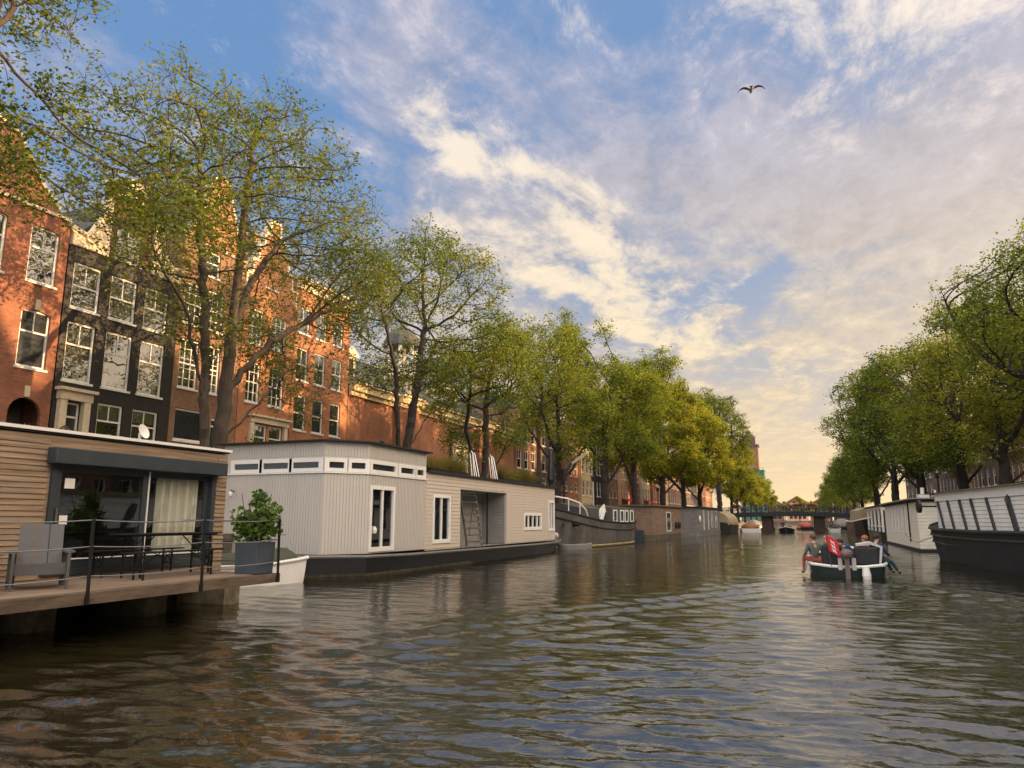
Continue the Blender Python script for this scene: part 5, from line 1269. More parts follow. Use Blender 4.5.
# ------------------------------------------------------------------ people
M_skin = mat('skin', (.52, .30, .20), .55, .06, 6)
def cloth(name, c): return mat('cloth_'+name, c, .85, .15, 6, .2, 30)
def skinmesh(name, joints, edges, material, parent, root_i=0, sub=2):
    me = bpy.data.meshes.new(name); names = list(joints); ix = {k: i for i, k in enumerate(names)}
    me.from_pydata([joints[k][0] for k in names], [(ix[a], ix[b]) for a, b in edges], []); me.update()
    o = bpy.data.objects.new(name, me); COL.objects.link(o); o.parent = parent
    md = o.modifiers.new('skin', 'SKIN'); md.use_smooth_shade = True
    sv = me.skin_vertices[0].data if me.skin_vertices else None
    if sv is None: return o
    for k in names:
        r_ = joints[k][1]; r_ = r_ if isinstance(r_, tuple) else (r_, r_)
        sv[ix[k]].radius = r_; sv[ix[k]].use_root = (ix[k] == root_i)
    s_ = o.modifiers.new('smooth', 'SUBSURF'); s_.levels = sub; s_.render_levels = sub
    me.materials.append(material); return o
def person(label, loc, rz, pose, top, legs, hair=None, skin=None, sleeves=True, group=None, long_hair=False, turn=0):
    """pose: joint positions in metres (x right, y forward, z up), feet or seat at the origin plane"""
    t = thing('person', label, 'person', loc, rz, group)
    J = dict(pose); sk = skin or M_skin
    hx, hy, hz = J['head']; nx_, ny_, nz_ = J['neck']; px0, py0, pz0 = J['pelvis']; cx_, cy_, cz_ = J['chest']
    jt = {'pelvis': (J['pelvis'], (.125, .10)), 'belly': (((px0+cx_)/2, (py0+cy_)/2, (pz0+cz_)/2), (.125, .095)), 'chest': (J['chest'], (.15, .11)), 'neck': (J['neck'], .052),
          'jaw': ((hx+.0, hy+.015, hz-.09), .058), 'head': (J['head'], (.078, .092)), 'crown': ((hx, hy-.01, hz+.085), (.062, .07))}
    ed = [('pelvis', 'belly'), ('belly', 'chest'), ('chest', 'neck'), ('neck', 'jaw'), ('jaw', 'head'), ('head', 'crown')]
    fx, fy = math.sin(turn), math.cos(turn)
    jt['nose'] = ((hx+fx*.105, hy+fy*.105, hz-.02), .012); ed.append(('head', 'nose'))
    for s, q in ((-1, 'l'), (1, 'r')):
        jt['ear'+q] = ((hx+s*fy*.085, hy-s*fx*.085, hz-.005), .016); ed.append(('head', 'ear'+q))
        sh, el, wr = J['sh'+q], J['el'+q], J['wr'+q]
        jt['sh'+q] = (sh, .060); jt['el'+q] = (el, .042); jt['wr'+q] = (wr, .027)
        ed += [('chest', 'sh'+q), ('sh'+q, 'el'+q), ('el'+q, 'wr'+q)]
        d = Vector(wr)-Vector(el); d.normalize(); sd = d.cross(Vector((0, 0, 1))); sd = sd.normalized() if sd.length > .1 else Vector((1, 0, 0))
        pm = Vector(wr)+d*.06; jt['pm'+q] = (tuple(pm), (.036, .018)); ed.append(('wr'+q, 'pm'+q))
        for k in range(4):
            o_ = (k-1.5)*.021; ln = (.07, .085, .08, .062)[k]; a = pm+d*.035+sd*o_; b = a+d*ln*.55-Vector((0, 0, .012)); c = b+d*ln*.4-Vector((0, 0, .028))
            jt['f%d%s' % (k, q)] = (tuple(a), .0095); jt['g%d%s' % (k, q)] = (tuple(b), .0085); jt['h%d%s' % (k, q)] = (tuple(c), .0075)
            ed += [('pm'+q, 'f%d%s' % (k, q)), ('f%d%s' % (k, q), 'g%d%s' % (k, q)), ('g%d%s' % (k, q), 'h%d%s' % (k, q))]
        a = Vector(wr)+d*.03-sd*.035; b = a+d*.035-sd*.018; jt['t0'+q] = (tuple(a), .012); jt['t1'+q] = (tuple(b), .009); ed += [('wr'+q, 't0'+q), ('t0'+q, 't1'+q)]
        hp, kn, an, to = J['hp'+q], J['kn'+q], J['an'+q], J['to'+q]
        jt['hp'+q] = (hp, .085); jt['kn'+q] = (kn, .056); jt['an'+q] = (an, .038); jt['to'+q] = (to, (.038, .025))
        ed += [('pelvis', 'hp'+q), ('hp'+q, 'kn'+q), ('kn'+q, 'an'+q), ('an'+q, 'to'+q)]
    skinmesh('body', jt, ed, sk, t)
    g = 1.22
    def sub(keys, edges, f=g):
        return {k: (jt[k][0], tuple(v*f for v in (jt[k][1] if isinstance(jt[k][1], tuple) else (jt[k][1],)*2))) for k in keys}, edges
    ks = ['pelvis', 'belly', 'chest', 'shl', 'shr', 'ell', 'elr']; es = [('pelvis', 'belly'), ('belly', 'chest'), ('chest', 'shl'), ('chest', 'shr'), ('shl', 'ell'), ('shr', 'elr')]
    j2, e2 = sub(ks, es); j2['col'] = (((nx_+cx_)/2, (ny_+cy_)/2, nz_-.02), .075); e2 = e2+[('chest', 'col')]
    if sleeves:
        for q in 'lr': j2['wr'+q] = (tuple(Vector(jt['ell' if q == 'l' else 'elr'][0]).lerp(Vector(jt['wr'+q][0]), .85)), .042); e2.append(('el'+q, 'wr'+q))
    skinmesh('top', j2, e2, top, t)
    ks = ['pelvis', 'hpl', 'hpr', 'knl', 'knr', 'anl', 'anr']; es = [('pelvis', 'hpl'), ('pelvis', 'hpr'), ('hpl', 'knl'), ('hpr', 'knr'), ('knl', 'anl'), ('knr', 'anr')]
    j3, e3 = sub(ks, es, 1.16); skinmesh('trousers', j3, e3, legs, t)
    for q in 'lr':
        a, b = Vector(jt['an'+q][0]), Vector(jt['to'+q][0])
        skinmesh('shoe', {'a': (tuple(a-Vector((0, 0, .02))), .052), 'b': (tuple(b), (.048, .036))}, [('a', 'b')], cloth('shoe', (.03, .03, .03)), t)
    if hair is not None:
        m = MB(); m.ball((hx-fx*.02, hy-fy*.022, hz+.045), (.105, .115, .095), 12, 8)
        if long_hair: m.ball((hx-fx*.06, hy-fy*.07, hz-.07), (.09, .06, .14), 10, 7)
        obj('hair', m, hair, t, smooth=True)
    return t
def stand(st=.09, arm=.0, lean=.0, step=0.):
    return dict(pelvis=(0, 0, .95), chest=(0, lean*.5, 1.32), neck=(0, lean, 1.50), head=(0, lean+.02, 1.64),
                shl=(-.19, lean*.8, 1.42), shr=(.19, lean*.8, 1.42), ell=(-.25, -.02+arm, 1.14), elr=(.25, .02, 1.14), wrl=(-.24, .10+arm, .90+arm), wrr=(.24, .10, .90),
                hpl=(-.10, 0, .90), hpr=(.10, 0, .90), knl=(-st, .03+step, .49), knr=(st, .03-step*.4, .49), anl=(-st, step*1.4, .08), anr=(st, -step*1.2, .08), tol=(-st, .15+step*1.4, .035), tor=(st, .15-step*1.2, .035))
def sit(lean=.0, armz=.0, legx=.0, turnx=0):
    return dict(pelvis=(0, 0, .10), chest=(0, lean*.6, .46), neck=(0, lean, .63), head=(turnx, lean+.03, .77),
                shl=(-.19, lean*.8, .56), shr=(.19, lean*.8, .56), ell=(-.27, .06, .29+armz), elr=(.27, .06, .29+armz), wrl=(-.20, .28, .22+armz), wrr=(.20, .28, .22+armz),
                hpl=(-.10, .03, .09), hpr=(.10, .03, .09), knl=(-.13-legx, .46, .14), knr=(.13-legx, .46, .14), anl=(-.13-legx*1.3, .50, -.30), anr=(.13-legx*1.3, .50, -.30), tol=(-.13-legx*1.3, .64, -.34), tor=(.13-legx*1.3, .64, -.34))

# ============ motor sloop with its party
SX, SY = 1.3, 26.2
t = thing('motor_sloop', 'open dark motor sloop with a white gunwale motoring away up the canal', 'boat', (SX, SY, 0), R(-2))
st = [(0, 1.0, .85, .40, -.15), (.6, 1.12, 1.0, .41, -.25), (2, 1.2, 1.08, .43, -.3), (3.6, 1.12, .95, .50, -.3), (4.9, .75, .5, .62, -.25), (5.7, .12, .05, .78, 0)]
obj('hull', hull(st, deck=False), mat('sloop_hull', (.02, .035, .03), .35, .2, 2), t, smooth=True)
m, a_, b_ = rail_on(st, .05, .02); m.tube([a_[0], (-.5, -.04, .36), (0, -.05, .34), (.5, -.04, .36), b_[0]], .05, 6); obj('gunwale', m, M_white, t)
m = MB(); m.box(-.95, .95, .15, 5.0, .02, .06); obj('floor', m, M_deckwood, t)
M_cush = mat('black_cushion', (.018, .018, .02), .7, .2, 5)
for nm, q in (('bench', (-1.0, -.62, .5, 3.6)), ('bench', (.62, 1.0, .5, 3.6)), ('stern_bench', (-.6, .6, .12, .5))):
    m = MB(); m.box(q[0], q[1], q[2], q[3], .06, .36); obj(nm, m, M_cush, t, bevel=.03)
m = MB(); m.box(-.72, -.12, .10, .30, .36, 1.02); obj('seat_back', m, M_cush, t, bevel=.06)
m = MB(); m.box(.22, .95, .10, .34, .36, .98); obj('seat_back', m, M_cush, t, bevel=.08)
m = MB(); m.box(-.07, .07, -.26, -.08, -.1, .66); m.ball((0, -.2, .76), (.19, .24, .15), 12, 8); e_ = obj('outboard_motor', m, mat('brown_grey_cowl', (.16, .11, .09), .5, .2, 3), t)
for s in (-1, 1):
    m = MB(); m.box(s*.20-.06, s*.20+.06, -.12, -.04, .25, .62); obj('motor_bracket', m, M_lgrey, e_)
m = MB(); m.prism([(.98, .42), (1.06, .98), (.72, 1.12), (.30, 1.04), (.30, .98), (.7, 1.04), (.98, .94), (.92, .42)], 'y', .12, 1.2); obj('folded_hood', m, mat('pale_hood_canvas', (.50, .50, .50), .8, .15, 3), t)
m = MB(); m.tube([(.52, -.14, .34), (.53, -.16, .10), (.55, -.16, -.12)], [.10, .13, .10], 8); obj('fender', m, M_white, t)
m = MB(); m.tube([(-1.12, .9, .4), (-1.16, .9, .1)], [.1, .11], 8); obj('fender', m, M_white, t)
# red flag with three white saltires
f = thing('stern_flag', 'red flag with three white crosses on a short staff at the sloop stern', 'flag', (SX-.46, SY-.06, .36))
m = MB(); m.tube([(0, 0, 0), (-.12, -.18, 1.05)], .014, 6); obj('staff', m, M_beam, f)
def FP(u, v, d=0): return Vector((-.11+.32*u+.08*v, -.17-.02*math.sin(u*5)-d, 1.0-.52*v-.20*u))
m = MB()
for i in range(6):
    for j in range(6):
        a, b, c, e = i/6, (i+1)/6, j/6, (j+1)/6; m.quad(FP(a, c), FP(b, c), FP(b, e), FP(a, e))
fo = obj('cloth', m, mat('flag_red', (.62, .02, .03), .8, .1, 4), f, smooth=True)
for k in range(3):
    m = MB(); v0 = .22+.25*k; 
    for (p, q) in (((.32, v0), (.68, v0+.17)), ((.68, v0), (.32, v0+.17))): m.bar(FP(*p, .006), FP(*q, .006), .028, .006, up=(0, 1, 0))
    obj('cross', m, M_white, fo)
H_brown = mat('brown_hair', (.10, .05, .025), .7, .2, 8); H_blond = mat('blond_hair', (.42, .30, .15), .7, .2, 8); H_red = mat('red_hair', (.30, .12, .05), .7, .2, 8); H_dark = mat('dark_hair', (.025, .018, .015), .7, .2, 8)
ps = sit(.02, 0, 0, 0); ps['wrr'] = (.25, .02, .06); ps['elr'] = (.28, -.04, .30)
person('brown-haired person in a grey-green jumper and red trousers on the left gunwale of the sloop', (SX-.93, SY+.5, .44), R(28), ps, cloth('greygreen', (.10, .115, .095)), cloth('red', (.40, .10, .08)), H_brown, turn=-.8, group='people in the motor sloop')
person('blond person in black sitting inside the sloop behind the red flag', (SX-.55, SY+1.2, .40), R(-70), sit(.05), cloth('black', (.02, .02, .022)), cloth('black', (.02, .02, .022)), H_blond, group='people in the motor sloop', long_hair=True)
person('person in a blue jacket bending forward in the middle of the sloop', (SX+.1, SY+2.2, .38), R(150), dict(sit(.22), head=(0, .38, .66), neck=(0, .30, .56)), cloth('blue', (.03, .07, .20)), cloth('navy', (.03, .04, .07)), H_dark, group='people in the motor sloop')
person('red-haired bare-shouldered person on the right bench of the sloop', (SX+.72, SY+1.5, .40), R(70), sit(.04), cloth('pink', (.50, .28, .22)), cloth('navy', (.03, .04, .07)), H_red, sleeves=False, group='people in the motor sloop')
ps = sit(-.05); ps['knr'] = (.15, .40, .02); ps['anr'] = (.18, .62, -.28); ps['tor'] = (.2, .72, -.34); ps['knl'] = (-.05, .42, .02); ps['anl'] = (-.04, .62, -.28); ps['tol'] = (-.04, .72, -.34)
person('person in a navy top with teal trousers on the right gunwale of the sloop', (SX+.98, SY+.85, .46), R(-45), ps, cloth('navytop', (.02, .035, .10)), cloth('teal', (.03, .10, .10)), H_dark, group='people in the motor sloop')

# ============ far boats with people
def smallboat(label, x, y, rz, hullm, L_=5.5, w=1.0, cover=None, coverm=None):
    t = thing('open_boat', label, 'boat', (x, y, 0), rz, 'open boats near the bridge')
    st = [(-L_/2, w*.85, w*.7, .5, -.2), (0, w, w*.9, .5, -.3), (L_*.3, w*.8, w*.6, .6, -.25), (L_/2, .1, .05, .8, 0)]
    obj('hull', hull(st), hullm, t); m, _, _ = rail_on(st, .05, .02); obj('gunwale', m, M_white, t)
    m = MB(); m.box(-w*.7, w*.7, -L_*.3, -L_*.2, .5, .8); m.box(-w*.7, w*.7, L_*.02, L_*.1, .5, .75); obj('thwart', m, M_beam, t)
    if cover:
        m = MB(); m.ball((0, 0, .6), (w*.85, L_*.34, cover), 12, 8); obj('cover', m, coverm, t, smooth=True)
    return t
B1 = smallboat('dark open boat with people coming through the left half of the bridge opening', -1.95, 117, R(180), M_darkhull, 5.5, 1.15)
person('dark-dressed person standing in the dark open boat near the bridge', (-2.4, 117.5, .06), R(160), stand(), cloth('black', (.02, .02, .022)), cloth('navy', (.03, .04, .07)), H_dark, group='people in far boats')
person('person in a grey top seated in the dark open boat near the bridge', (-1.5, 116.8, .55), R(180), sit(), cloth('grey', (.2, .2, .2)), cloth('navy', (.03, .04, .07)), H_brown, group='people in far boats')
smallboat('open boat under a bright red cover just past the bridge', .8, 150, R(10), M_darkhull, 6.5, 1.6, .85, mat('red_cover', (.42, .07, .05), .7, .2, 2))
smallboat('moored boat with an orange and yellow cover at the left bridge pier', -7.4, 124, R(5), M_whiteb, 8.0, 1.6, .75, mat('orange_cover', (.42, .24, .06), .7, .4, 1.2, dirt=(.30, .08, .04)))
smallboat('small white boat moored beside the right bridge pier', 4.9, 127, R(0), M_whiteb, 4.5, .9, .6, M_blackm)
smallboat('white boat far past the bridge on the left bank', -9.5, 172, R(0), M_whiteb, 9, 1.8, 1.3, M_greyb)
smallboat('grey covered boat far past the bridge on the right bank', 7.8, 165, R(0), M_darkhull, 9, 1.9, 1.5, M_greyb)

# people and bicycles on the bridge
tops = [cloth('red', (.40, .10, .08)), cloth('black', (.02, .02, .022)), cloth('blue', (.03, .07, .20)), cloth('grey', (.2, .2, .2)), cloth('sand', (.4, .3, .2)), cloth('white', (.6, .6, .58)), cloth('darkgreen', (.03, .07, .04))]
PB = [(-1.4, 'person in a red top crossing left of the bridge centre'), (.3, 'person in black standing at the middle of the bridge'), (1.5, 'person in blue standing just right of the bridge centre'), (2.6, 'person in a grey top above the right bridge pier'),
      (5.2, 'person in a sand-coloured coat near the right end of the bridge'), (-9.2, 'person in a white shirt near the left end of the bridge'), (-5.2, 'person in dark green above the left bridge pier')]
for i, (x, lb) in enumerate(PB):
    person(lb, (x, 132.4+.5*(i % 3), bz(x+2)), R([90, -90, 180, 200, 90, -90, 160][i]), stand(step=.16 if i in (0, 4, 5) else 0), tops[i], cloth('navy', (.03, .04, .07)), [H_dark, H_brown, H_blond][i % 3], group='people on the bridge')
def bicycle(label, loc, rz, group):
    t = thing('bicycle', label, 'bicycle', loc, rz, group)
    for y in (-.52, .52):
        m = MB(); m.tube([(0, y+.33*math.cos(a), .34+.33*math.sin(a)) for a in [k*PI/8 for k in range(17)]], .02, 5, cap=False); wh = obj('wheel', m, M_blackm, t)
        m = MB()
        for k in range(6): m.bar((0, y, .34), (0, y+.32*math.cos(k*PI/3), .34+.32*math.sin(k*PI/3)), .006)
        obj('spokes', m, M_steel, wh)
    m = MB(); F_ = [((0, -.52, .34), (0, -.10, .32)), ((0, -.10, .32), (0, -.25, .85)), ((0, -.52, .34), (0, -.25, .80)), ((0, -.10, .32), (0, .35, .78)), ((0, -.22, .72), (0, .34, .82)), ((0, .35, .90), (0, .52, .34))]
    for a, b in F_: m.bar(a, b, .035)
    obj('frame', m, mat('bike_frame', (.03, .035, .04), .4, .2, 4), t)
    m = MB(); m.tube([(-.26, .22, .98), (0, .33, 1.0), (.26, .22, .98)], .016, 6); m.bar((0, .35, .9), (0, .33, 1.0), .03); obj('handlebar', m, M_steel, t)
    m = MB(); m.ball((0, -.27, .90), (.08, .13, .04)); obj('saddle', m, M_blackm, t); return t
bk = bicycle('leftmost bicycle parked against the bridge railing', (-13.0, 130.55, bz(-11)), R(80), 'bicycles on the bridge')
for i, x in enumerate((-11.6, -10.6, -8.2, -6.9, -3.9, -2.6, 3.6, 4.5, 6.4, 7.8)):
    dup(bk, (x, 130.55, bz(x+2)), R(84+(i*37 % 13)), ['second bicycle from the left end of the bridge', 'third bicycle from the left end of the bridge', 'bicycle parked left of the left pier', 'bicycle parked just left of the left pier, nearest it', 'bicycle parked just right of the left pier', 'bicycle parked left of the person in red', 'bicycle parked right of the right pier', 'bicycle second right of the right pier', 'bicycle near the right end of the bridge', 'rightmost bicycle parked against the bridge railing'][i])
for i, (x, lb) in enumerate([(-9.8, 'flower box with dark red blossoms on the left part of the bridge railing'), (-.2, 'flower box with red blossoms at the middle of the bridge railing'), (1.9, 'flower box with orange blossoms right of the bridge middle')]):
    t = thing('flower_box', lb, 'flower box', (x, 129.9, bz(x+2)+.75), 0, 'flower boxes on the bridge')
    m = MB(); m.box(-.9, .9, -.16, .14, 0, .24); obj('box', m, M_planter, t)
    leafobj('blossoms', leaves(700, 0, 0, .42, .95, .22, .3, .12, 60+i, shell=.2), leafmat('blossom_'+'abc'[i], (.10, .05, .02), [(.28, .04, .05), (.35, .06, .06), (.5, .2, .04)][i], (.45, .12, .08)), t)

# ------------------------------------------------------------------ street things, roof things, gull
def lamp(label, x, y, h, mt, grp='street lamps'):
    t = thing('street_lamp', label, 'street lamp', (x, y, QZ), 0, grp)
    m = MB(); m.lathe((0, 0, 0), [(.14, 0), (.13, .5), (.07, .7), (.055, h), (.06, h+.02)], 8); obj('pole', m, mt, t)
    m = MB(); m.lathe((0, 0, h+.02), [(.08, 0), (.17, .08), (.22, .45), (.26, .48), (.12, .66), (.03, .8)], 8); obj('lantern', m, M_farglass, t)
    return t
lamp('slim pale street lamp left of the stepped-gable brown house', -18.8, 71.5, 4.2, M_lgrey); lamp('dark street lamp on the left quay behind the silver-grey houseboat', -16.6, 95, 4.0, M_blackm); lamp('dark street lamp on the right quay behind the glazed-porch boat', 11.9, 77, 4.2, M_blackm)
t = thing('furled_parasol', 'furled black parasol standing at the stern of the grey houseboat', 'parasol', (-14.0, 43.2, .6))
m = MB(); m.tube([(0, 0, 0), (0, 0, 4.9)], .04, 6); obj('pole', m, M_blackm, t)
m = MB(); m.lathe((0, 0, 3.3), [(.12, 0), (.24, .3), (.20, 1.0), (.10, 1.9), (.03, 2.2)], 8); obj('canopy', m, M_darkhull, t)
t = thing('satellite_dish', 'white satellite dish on a little stand on the wooden houseboat roof', 'dish', (-14.3, 13.0, 3.385), R(10))
m = MB(); m.lathe((0, 0, 0), [(.28, 0), (.26, .02), (.05, .06), (.035, .12), (.035, .42)], 10); obj('stand', m, M_white, t)
m = MB(); m.lathe((0, 0, 0), [(.02, 0), (.16, .025), (.28, .08), (.29, .085), (.16, .035), (.02, .01)], 16); m.xf(Matrix.Translation((.05, 0, .44)) @ Matrix.Scale(.62, 4) @ Matrix.Rotation(R(70), 4, 'Y')); obj('reflector', m, M_white, t)
t = thing('roof_vent', 'small dark vent cowl on the wooden houseboat roof', 'vent', (-14.2, 11.0, 3.385))
m = MB(); m.tube([(0, 0, 0), (0, 0, .22)], .05, 8); obj('pipe', m, M_blackm, t); m = MB(); m.lathe((0, 0, .22), [(.13, 0), (.13, .05), (.02, .14)], 10); obj('cowl', m, M_blackm, t)

g = thing('seagull', 'lone gull gliding high over the canal with its wings arched', 'bird', (-.92, 36.6, 23.4), R(5))
m = MB()
m.tube([(0, -.30, -.02), (0, -.22, 0), (0, -.05, .0), (0, .12, .01), (0, .22, .03), (0, .27, .04), (0, .34, .025)], [.02, .05, .085, .08, .05, .035, .008], 8)
m.add([(-.03, -.24, 0), (.03, -.24, 0), (.09, -.44, .0), (-.09, -.44, .0), (-.03, -.24, .015), (.03, -.24, .015), (.09, -.44, .01), (-.09, -.44, .01)], [(0,1,2,3),(7,6,5,4),(0,4,5,1),(1,5,6,2),(2,6,7,3),(3,7,4,0)])
for s in (-1, 1):
    L_ = [(0.03, .12, -.14, .02), (.20, .17, -.10, .17), (.36, .14, -.08, .22), (.54, .02, -.14, .10), (.68, -.12, -.18, -.12)]
    for (xa, fa, ba, za), (xb, fb, bb, zb) in zip(L_[:-1], L_[1:]):
        m.add([(s*xa, fa, za), (s*xb, fb, zb), (s*xb, bb, zb-.01), (s*xa, ba, za-.01), (s*xa, fa, za+.025), (s*xb, fb, zb+.018), (s*xb, bb, zb-.002), (s*xa, ba, za+.0)], [(0,1,2,3),(7,6,5,4),(0,4,5,1),(1,5,6,2),(2,6,7,3),(3,7,4,0)])
obj('body', m, mat('gull_feathers', (.22, .18, .16), .8, .3, 5), g)

EXPO = 1.0
SKYTINT = (.6, .6, .6); BLUE = (.17, .36, .72)
GREYLO = (.72, .62, .48); GREYHI = (.46, .47, .60)
LITLO = (1.12, .93, .64); LITHI = (1.08, .95, .80)
GLOW = (1.08, .80, .44); GLOWK = 1.25
SIDE_FILL = (4.7, 3.4, 2.1); BACKG = (1.8, 1.65, 1.5); ZENG = (.9, .82, .72)

# ------------------------------------------------------------------ sky, sun, camera
SUN_EL, SUN_AZ = R(8.5), R(68)       # azimuth measured from +Y (down the canal) towards +X
w = bpy.data.worlds.new('World'); sc.world = w; w.use_nodes = True
nt = w.node_tree; nt.nodes.clear(); L = nt.links.new
out = N(nt, 'ShaderNodeOutputWorld'); bg = N(nt, 'ShaderNodeBackground'); bg.inputs[1].default_value = .12
L(bg.outputs[0], out.inputs[0])
sky = N(nt, 'ShaderNodeTexSky', sky_type='NISHITA'); sky.sun_disc = False
sky.sun_elevation = SUN_EL; sky.sun_rotation = SUN_AZ; sky.air_density = 1.0; sky.dust_density = 1.6; sky.ozone_density = 1.6
tc = N(nt, 'ShaderNodeTexCoord'); sp = N(nt, 'ShaderNodeSeparateXYZ'); L(tc.outputs['Generated'], sp.inputs[0])
def Mt(op, a, b=None, c=None, clamp=False):
    n = N(nt, 'ShaderNodeMath', operation=op); n.use_clamp = clamp
    for i, v in enumerate((a, b, c)):
        if v is None: continue
        if isinstance(v, (int, float)): n.inputs[i].default_value = v
        else: L(v, n.inputs[i])
    return n.outputs[0]
def sstep(x, a, b):
    n = N(nt, 'ShaderNodeMapRange', interpolation_type='SMOOTHSTEP'); L(x, n.inputs[0])
    n.inputs[1].default_value = a; n.inputs[2].default_value = b; return n.outputs[0]
dz = Mt('MAXIMUM', sp.outputs[2], 0.0)
zz = Mt('ADD', dz, .10)
px_ = Mt('DIVIDE', sp.outputs[0], zz); py_ = Mt('DIVIDE', sp.outputs[1], zz)
P = N(nt, 'ShaderNodeCombineXYZ'); L(px_, P.inputs[0]); L(py_, P.inputs[1])
# azimuth and elevation in degrees
azn = Mt('MULTIPLY', Mt('ARCTAN2', sp.outputs[0], sp.outputs[1]), 57.2958)
eln = Mt('MULTIPLY', Mt('ARCSINE', sp.outputs[2]), 57.2958)
def noise(scale, det=6., rough=.55, dist=0., off=(0, 0, 0), vec=None, st=(1, 1, 1), rot=0):
    mp = N(nt, 'ShaderNodeMapping'); mp.inputs['Location'].default_value = off; mp.inputs['Scale'].default_value = st
    mp.inputs['Rotation'].default_value = (0, 0, rot)
    L(vec or P.outputs[0], mp.inputs[0])
    n = N(nt, 'ShaderNodeTexNoise', i_Scale=scale, i_Detail=det, i_Roughness=rough, i_Distortion=dist); L(mp.outputs[0], n.inputs['Vector'])
    return n.outputs[0]
wa = noise(1.3, 4., off=(3, 1, 0)); wb = noise(1.3, 4., off=(9, 5, 0))
azw = Mt('MULTIPLY_ADD', Mt('SUBTRACT', wa, .5), 22., azn); elw = Mt('MULTIPLY_ADD', Mt('SUBTRACT', wb, .5), 12., eln)
def blob(a, e, ra, re, th=0.):
    """soft patch of sky centred at azimuth a, elevation e (degrees)"""
    da = Mt('SUBTRACT', azw, a); de = Mt('SUBTRACT', elw, e); c, s = math.cos(R(th)), math.sin(R(th))
    u = Mt('DIVIDE', Mt('ADD', Mt('MULTIPLY', da, c), Mt('MULTIPLY', de, s)), ra)
    v = Mt('DIVIDE', Mt('SUBTRACT', Mt('MULTIPLY', de, c), Mt('MULTIPLY', da, s)), re)
    q = Mt('ADD', Mt('MULTIPLY', u, u), Mt('MULTIPLY', v, v))
    return Mt('POWER', 2.718, Mt('MULTIPLY', q, -1.))
n_big = noise(.9, 8., .6, .3, (2.2, .4, 0), st=(1.15, .8, 1), rot=.5)
n_fine = noise(3.4, 9., .70, .5, (1, 7, 0), st=(1.3, .8, 1), rot=.5)
n_puff = noise(8.5, 7., .68, .3, (4, 2, 0), st=(1.3, .8, 1), rot=.5)
n_mix = Mt('ADD', Mt('MULTIPLY', n_big, .46), Mt('ADD', Mt('MULTIPLY', n_fine, .34), Mt('MULTIPLY', n_puff, .20)))
b_blue = Mt('ADD', blob(-47, 38, 8, 9, 0), Mt('ADD', blob(-27, 42, 17, 5.5, -12), Mt('ADD', blob(-3, 17.2, 4.2, 1.1, 8), blob(-40, 27, 6, 7, 0))))
b_grey = Mt('ADD', blob(-10, 25.5, 12, 4, 8), blob(6, 22, 12, 4.5, 0))
b_streak = Mt('ADD', blob(-13, 21.5, 13, 2.4, -36), Mt('ADD', blob(-25.5, 29.5, 4.5, 1.9, -30), blob(-16, 18, 12, 2.2, -25)))
b_tr = Mt('ADD', blob(-2, 40, 7, 10, 40), blob(10, 31, 8, 9, 40))
cov_bias = Mt('SUBTRACT', Mt('MULTIPLY_ADD', b_grey, .13, .035), Mt('MULTIPLY', b_blue, .135))
cov_bias = Mt('ADD', cov_bias, Mt('MULTIPLY', sstep(eln, 38., 55.), .2))
lit_bias = Mt('SUBTRACT', Mt('ADD', Mt('MULTIPLY', b_streak, .25), Mt('MULTIPLY', b_tr, .11)), Mt('ADD', Mt('MULTIPLY', b_grey, .07), .035))
# veil of cloud
cov = Mt('ADD', n_mix, cov_bias)
veil = sstep(cov, .42, .61)
lit = Mt('MULTIPLY', sstep(Mt('ADD', Mt('ADD', Mt('MULTIPLY', n_fine, .6), Mt('MULTIPLY', n_puff, .4)), lit_bias), .50, .74), 1.)
glow = Mt('MULTIPLY', Mt('POWER', 2.718, Mt('MULTIPLY', eln, -1/11.)), Mt('POWER', 2.718, Mt('MULTIPLY', Mt('POWER', Mt('DIVIDE', Mt('SUBTRACT', azn, 25.), 60.), 2.), -1.)))
def mixc(f, a, b):
    n = N(nt, 'ShaderNodeMix', data_type='RGBA')
    if isinstance(f, (int, float)): n.inputs['Factor'].default_value = f
    else: L(f, n.inputs['Factor'])
    for k, v in (('A', a), ('B', b)):
        if isinstance(v, tuple): n.inputs[k].default_value = c4(v)
        else: L(v, n.inputs[k])
    return n.outputs['Result']
K = 1/.12/2**EXPO
def cc(r, g_, b_): return (r*K, g_*K, b_*K)
tint = N(nt, 'ShaderNodeVectorMath', operation='MULTIPLY'); L(sky.outputs[0], tint.inputs[0]); tint.inputs[1].default_value = SKYTINT
base = mixc(.72, tint.outputs[0], cc(*BLUE))
greyc = mixc(sstep(eln, 4., 34.), cc(*GREYLO), cc(*GREYHI))
sm = N(nt, 'ShaderNodeVectorMath', operation='SCALE'); L(greyc, sm.inputs[0]); L(Mt('MULTIPLY_ADD', Mt('ADD', n_fine, n_puff), .75, .25), sm.inputs['Scale']); greyc = sm.outputs[0]
litc = mixc(sstep(eln, 4., 40.), cc(*LITLO), cc(*LITHI))
c = mixc(Mt('MULTIPLY', veil, .9), base, greyc)
c = mixc(Mt('MULTIPLY', lit, .82), c, litc)
c = mixc(Mt('MULTIPLY', glow, GLOWK, clamp=True), c, cc(*GLOW))
side_fill = Mt('POWER', 2.718, Mt('MULTIPLY', Mt('ADD', Mt('POWER', Mt('DIVIDE', Mt('SUBTRACT', azn, 85.), 36.), 2.), Mt('POWER', Mt('DIVIDE', Mt('SUBTRACT', eln, 34.), 26.), 2.)), -1.))  # added fill glow right of the view, warms boat sides and left-bank fronts
sv = N(nt, 'ShaderNodeVectorMath', operation='SCALE'); sv.inputs[0].default_value = cc(*SIDE_FILL); L(side_fill, sv.inputs['Scale'])
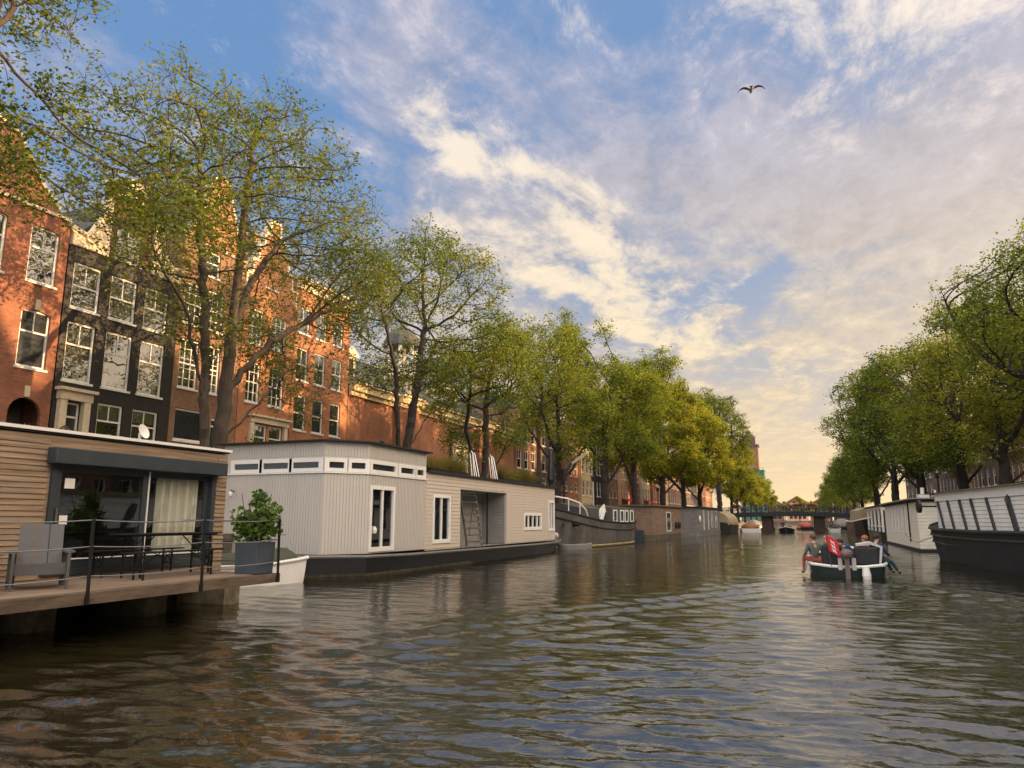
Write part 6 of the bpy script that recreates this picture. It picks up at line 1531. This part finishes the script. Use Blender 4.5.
add = N(nt, 'ShaderNodeVectorMath', operation='ADD'); L(c, add.inputs[0]); L(sv.outputs[0], add.inputs[1]); c = add.outputs[0]
c = mixc(Mt('MULTIPLY', sstep(eln, 34., 62.), .8), c, cc(.74, .67, .60))    # added warm tone overhead, takes the blue out of water reflections
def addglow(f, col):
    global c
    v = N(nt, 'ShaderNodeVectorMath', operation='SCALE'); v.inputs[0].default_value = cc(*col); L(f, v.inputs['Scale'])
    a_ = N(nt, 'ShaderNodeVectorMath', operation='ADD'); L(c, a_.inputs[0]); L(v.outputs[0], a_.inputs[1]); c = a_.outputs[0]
addglow(Mt('MULTIPLY', sstep(Mt('ABSOLUTE', azn), 75., 130.), sstep(eln, 0., 25.)), BACKG)   # added fill glow behind the camera, lifts camera-facing walls
addglow(sstep(eln, 50., 88.), ZENG)  # added brightening around the zenith, raises the ambient light
below = sstep(eln, -1.5, .2)
c = mixc(below, cc(.10, .09, .07), c)
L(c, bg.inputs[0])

s = bpy.data.lights.new('sun', 'SUN'); s.energy = 4.2; s.angle = R(.6); s.color = (1, .62, .30)
so = bpy.data.objects.new('sun', s); COL.objects.link(so)
d = Vector((math.sin(SUN_AZ)*math.cos(SUN_EL), math.cos(SUN_AZ)*math.cos(SUN_EL), math.sin(SUN_EL)))
so.rotation_euler = d.to_track_quat('Z', 'Y').to_euler(); so.location = (40, 20, 60)

cam = bpy.data.cameras.new('camera'); co = bpy.data.objects.new('camera', cam); COL.objects.link(co)
co.location = (0, 0, 1.8); co.rotation_euler = (R(90+10.414), 0, R(20.946))
cam.sensor_width = 36; cam.lens = 740/1024*36; cam.clip_end = 6000; cam.clip_start = .05
sc.camera = co
sc.view_settings.view_transform = 'Standard'; sc.view_settings.look = 'None'; sc.view_settings.exposure = EXPO; sc.view_settings.gamma = 1
sc.render.resolution_x = 1024; sc.render.resolution_y = 768
sc.cycles.max_bounces = 6; sc.cycles.diffuse_bounces = 2; sc.cycles.glossy_bounces = 3; sc.cycles.transparent_max_bounces = 6
sc.cycles.use_denoising = True
